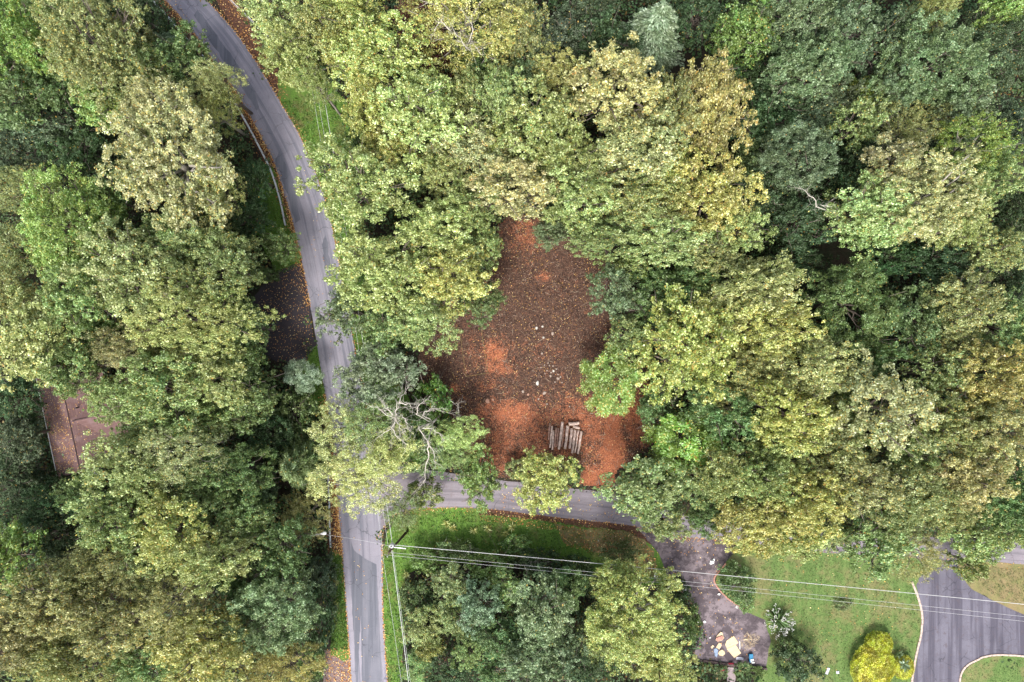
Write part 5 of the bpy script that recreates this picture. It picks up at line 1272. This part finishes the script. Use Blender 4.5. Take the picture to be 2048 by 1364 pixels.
kerb_line([(1346, 1154), (1358, 1175), (1372, 1194), (1386, 1210)], 0.16, 0.36, 'kerb_pink', 'reddish brick edging along the left side of the littered driveway')
kerb_line([(1388, 1319), (1420, 1323), (1455, 1328), (1495, 1333), (1536, 1337)], 0.34, 2.3, 'tie', 'dark landscape timbers at the lower end of the littered driveway', 0.02, 0.22, 'timber_edging')

# ------------------------------------------------------------------ litter on the driveway
def dv(x, y): return (1380 + x / 10.178, 1230 + y / 10.178)
def flat_thing(name, poly_px, z0, th, mat, label, cat, crumple=0.0):
    p = [G(x, y, z0) for x, y in poly_px]; c = sum(p, Vector()) / len(p); w = densify([(q_.x - c.x, q_.y - c.y) for q_ in p], 0.22, 0.0)
    mb = MB(); mb.prism([(q_.x, q_.y) for q_ in w], 0, th); o = mb.build(name, M[mat]); o.location = (c.x, c.y, z0)
    if crumple:
        me = o.data; bm = bmesh.new(); bm.from_mesh(me); bmesh.ops.subdivide_edges(bm, edges=bm.edges, cuts=1, use_grid_fill=True)
        for v in bm.verts: v.co.z += abs(noise.noise(Vector((v.co.x * 3, v.co.y * 3, poly_px[0][0])))) * crumple
        bm.to_mesh(me); bm.free()
    return tag(o, label, cat)
flat_thing('plywood_sheet', [dv(715, 600), dv(745, 520), dv(890, 425), dv(985, 565), dv(800, 700), dv(760, 700)], 0.06, 0.03, 'ply', 'upper tan plywood sheet lying on the littered driveway', 'plywood')
flat_thing('plywood_sheet', [dv(745, 690), dv(930, 600), dv(1040, 775), dv(900, 872)], 0.10, 0.03, 'ply', 'lower tan plywood sheet overlapping the other', 'plywood')
bx_ = flat_thing('cardboard_box', [dv(515, 500), dv(540, 420), dv(610, 330), dv(650, 345), dv(690, 460), dv(650, 505), dv(560, 535)], 0.03, 0.10, 'card', 'crumpled open cardboard with a reddish inside, left of the plywood', 'cardboard', 0.22)
m2 = MB(); c_ = G(*dv(605, 480), 0.28) - bx_.location; m2.box(c_, (0.95, 0.5, 0.05), 0.35); m2.build('stained_lining', M['insul'], bx_)
flat_thing('cardboard_piece', [dv(525, 655), dv(585, 560), (1380 + 62.5, 1230 + 57), dv(640, 620), dv(590, 700)], 0.03, 0.05, 'card', 'torn tan cardboard piece between the crumpled one and the round one', 'cardboard', 0.1)
flat_thing('cardboard_piece', [dv(415, 650), dv(460, 605), dv(492, 630), dv(445, 685)], 0.03, 0.05, 'card', 'small torn cardboard piece farthest left of the plywood', 'cardboard', 0.06)
flat_thing('cardboard_piece', [dv(570, 775), dv(600, 730), dv(650, 700), dv(700, 740), dv(712, 790), dv(660, 830), dv(600, 820)], 0.04, 0.05, 'ply', 'roundish cream board piece below the torn cardboard', 'cardboard', 0.05)
flat_thing('plastic_sheet', [dv(485, 690), dv(540, 670), dv(570, 720), dv(560, 800), dv(545, 860), dv(500, 830)], 0.03, 0.03, 'blue_grey', 'blue grey plastic sheet left of the round cream piece', 'plastic', 0.12)
flat_thing('board', [dv(935, 850), dv(1090, 865), dv(1085, 918), dv(935, 905)], 0.04, 0.04, 'grey_board', 'short grey board below the plywood', 'board')
flat_thing('wood_strip', [dv(1090, 490), dv(1250, 478), dv(1252, 498), dv(1095, 515)], 0.04, 0.04, 'ply', 'narrow orange tan wood strip right of the plywood', 'board')
flat_thing('wood_strip', [dv(1005, 530), dv(1018, 530), dv(1022, 700), dv(1008, 700)], 0.04, 0.03, 'offwhite', 'thin white stick standing out beside the plywood edge', 'stick')
# toy-like blue object
p = G(*dv(1240, 875), 0.2); root = empty('ride_on_toy', (p.x, p.y, 0.03), 0.1); tag(root, 'blue and white plastic toy car near the driveway timbers', 'toy')
m2 = MB(); m2.box((0, 0.05, 0.26), (0.55, 1.15, 0.26)); m2.box((0, 0.5, 0.42), (0.5, 0.35, 0.14)); m2.build('body', M['blue'], root)
m2 = MB(); m2.box((0.05, -0.25, 0.43), (0.42, 0.42, 0.12)); m2.box((0.1, -0.45, 0.56), (0.38, 0.1, 0.3)); m2.build('seat', M['white'], root)
for sx_, sy_ in ((-1, -1), (1, -1), (-1, 1), (1, 1)):
    m2 = MB(); m2.tube([(sx_ * 0.24, sy_ * 0.38, 0.13), (sx_ * 0.36, sy_ * 0.38, 0.13)], 0.13, 10); m2.build('wheel', M['black'], root)
flat_thing('red_sled', [dv(625, 1140), dv(640, 1080), dv(690, 1040), dv(715, 1055), dv(690, 1120), dv(650, 1165)], 0.03, 0.12, 'red', 'bright red plastic scoop left of the garden path', 'toy', 0.05)
flat_thing('cloth', [dv(780, 975), dv(880, 965), dv(890, 1000), dv(790, 1003)], 0.27, 0.06, 'dark_red', 'dark red cloth lying over the timber at the path head', 'cloth', 0.08)
flat_thing('paper_scrap', [dv(530, 980), dv(600, 990), dv(730, 990), dv(740, 1010), dv(700, 1030), dv(640, 1015), dv(560, 1005)], 0.03, 0.03, 'offwhite', 'white paper scraps just below the timber, left of the path', 'scrap', 0.06)
def blob(px, py, sx, sy, label, mat='white', cat='scrap', name='litter_scrap', rz=0.0):
    return make_rock(px, py, sx, sy, label, mat, name, 0.06, 'white scraps on and beside the littered driveway', cat)
def bag(px, py, L_, w_, rz, label):
    """white plastic bag: crumpled lengthwise shell with a dark mouth"""
    rr = random.Random(int(px)); p = G(px, py, 0.1); root = empty('plastic_bag', (p.x, p.y, 0.03), rz)
    bm = bmesh.new(); bmesh.ops.create_uvsphere(bm, u_segments=14, v_segments=9, radius=0.5)
    for v in bm.verts:
        n_ = noise.noise(v.co * 3.1 + Vector((px, py, 0))); v.co = Vector((v.co.x * L_ * (1 + n_ * 0.5), v.co.y * w_ * (1 + n_ * 0.8) * (1.25 - 0.9 * abs(v.co.x - 0.1)), max(0.0, (v.co.z + 0.35) * 0.32 * (1 + n_))))
    me = bpy.data.meshes.new('bag_body'); bm.to_mesh(me); bm.free(); link('bag_body', me, M['white'], root)
    m2 = MB(); m2.tube([(L_ * 0.22, 0.02, 0.28), (L_ * 0.22, 0.02, 0.335)], [w_ * 0.2, w_ * 0.16], 8); m2.build('mouth_shade', M['black'], root)  # solid black plug, no hole; shade inside the mouth put into colour
    tag(root, label, 'plastic bag', 'white plastic bags')
bag(1424, 1123, 0.95, 0.45, 0.9, 'white crumpled bag at the right side of the driveway mouth')
bag(1369, 1180, 0.95, 0.42, -1.9, 'white crumpled bag by the left brick edging')
bag(1311, 1150, 0.75, 0.45, -1.3, 'white crumpled bag in the bushes under the wires')
blob(1409, 1243, 6, 5, 'round white scrap on the upper left of the littered driveway')
blob(1377, 1204, 4, 4, 'tiny white scrap against the left driveway edge')
blob(1438, 1188, 5, 5, 'pale scrap against the right brick edging')
blob(1474, 1213, 7, 5, 'white scrap cluster beside the small light green plant')
blob(1397, 1243, 5, 4, 'white scrap under the dark green edge shrub')
blob(1420, 1275, 3, 4, 'small pale scrap left of the crumpled cardboard')
blob(1358, 1168, 5, 4, 'pale scrap by the left edging below the wires')
b = MB(); p, q_ = G(1288, 1108, 0.5), G(1300, 1137, 0.1); b.tube([p, q_], 0.11, 8); tag(b.build('fallen_post', M['creosote']), 'dark leaning post beside the driveway mouth', 'post')
b = MB(); p = G(1196, 1080, 0); root = empty('marker_post', p); b.tube([(0, 0, 0), (-0.03, 0.16, 0.95)], 0.045, 7); b.build('shaft', M['white'], root, True); b = MB(); b.tube([(-0.03, 0.16, 0.9), (-0.035, 0.17, 1.02)], 0.06, 7); b.build('cap', M['offwhite'], root, True); tag(root, 'small white marker post on the mown verge', 'post')
flat_thing('stepping_slab', [(1650, 1347), (1655, 1335), (1660, 1336), (1655, 1349)], 0.03, 0.06, 'grey_board', 'long pale slab set in the lawn', 'slab')
flat_thing('stepping_slab', [(1672, 1342), (1678, 1342), (1678, 1347), (1672, 1347)], 0.03, 0.06, 'grey_board', 'short square pale slab set in the lawn', 'slab')
flat_thing('white_pipe', [(1368, 1321), (1381, 1323), (1381, 1326), (1368, 1324)], 0.05, 0.1, 'white', 'short white pipe at the left end of the timbers', 'pipe')

# ------------------------------------------------------------------ special plants
def blade_plant(px, py, n, L_, w_, col, h, label, name='spiky_plant', flowers=0, grp=None, cat='plant', z0=0.1):
    p = G(px, py, h * 0.5); root = empty(name, (p.x, p.y, 0)); rr = np.random.default_rng(int(px * 3 + py)); V, F, R2 = [], [], []
    tips = []
    for i in range(n):
        a = i * 2.399963; el = rr.uniform(0.25, 1.25); l_ = L_ * rr.uniform(0.75, 1.1)
        d = np.array([math.cos(a) * math.cos(el), math.sin(a) * math.cos(el), math.sin(el)]); s = np.array([-math.sin(a), math.cos(a), 0]) * w_
        b0 = np.array([0, 0, z0]); m = b0 + d * l_ * 0.5 + np.array([0, 0, 0.08]); t = b0 + d * l_ + np.array([0, 0, -0.18 * l_])
        k = len(V); V += [b0 - s * .4, b0 + s * .4, m + s + [0, 0, .03], m - s + [0, 0, .03], t]; F += [(k, k + 1, k + 2), (k, k + 2, k + 3), (k + 3, k + 2, k + 4)]; R2 += [rr.random()] * 5; tips.append(t)
    me = mesh_np('leaf_rosette', V, F, {'rnd': R2, 'clump': R2}); o = link('leaf_rosette', me, M['leaf'], root); o.color = COL[col]
    if flowers:
        ii_ = rr.permutation(n)[:flowers]
        for j in ii_:
            fb = MB()
            for _ in range(5):
                c = tips[j] + rr.normal(size=3) * 0.10 + np.array([0, 0, 0.35]); fb.tube([c - [0, 0, .05], c, c + np.array([0, 0, .06])], [0.03, 0.07, 0.02], 5)
            fb.tube([tips[j] * 0.6, tips[j] + np.array([0, 0, 0.3])], 0.012, 4); fb.build('flower_head', M['petal'], root)
    return tag(root, label, cat, grp)
blade_plant(1558, 1243, 150, 2.3, 0.10, 'green', 1.6, 'large arching plant tipped with white flowers by the driveway', 'flowering_plant', 46)
blade_plant(1798, 1320, 26, 1.25, 0.11, 'bluish', 0.8, 'blue green agave like rosette among the yellow shrubs', 'agave_plant', z0=1.5)
blade_plant(1790, 1302, 16, 0.9, 0.10, 'grey', 0.9, 'smaller dark rosette above the agave like one', 'agave_plant', z0=1.2)
i_ = 0
for x, y, lab in ((893, 1048, 'leftmost yellow tipped weed on the grassy slope'), (905, 1056, 'yellow tipped weed second on the grassy slope'), (948, 1062, 'yellow tipped weed in the middle of the grassy slope'), (975, 1058, 'tall yellow weed right of the middle one on the slope'), (1012, 1068, 'yellow tipped weed near the brown patch of the slope'), (1024, 1055, 'rightmost yellow tipped weed on the slope'), (812, 1150, 'yellow weed beside the wires below the utility pole'), (668, 1208, 'thin yellow weed on the lower left verge')):
    blade_plant(x, y, 40, 0.9, 0.035, 'yellow', 1.0, lab, 'goldenrod_plant', 0, 'yellow tipped weeds')
blade_plant(1470, 1345, 14, 0.5, 0.06, 'fresh', 0.4, 'small leafy tuft at the right rim of the garden path', 'spiky_plant')
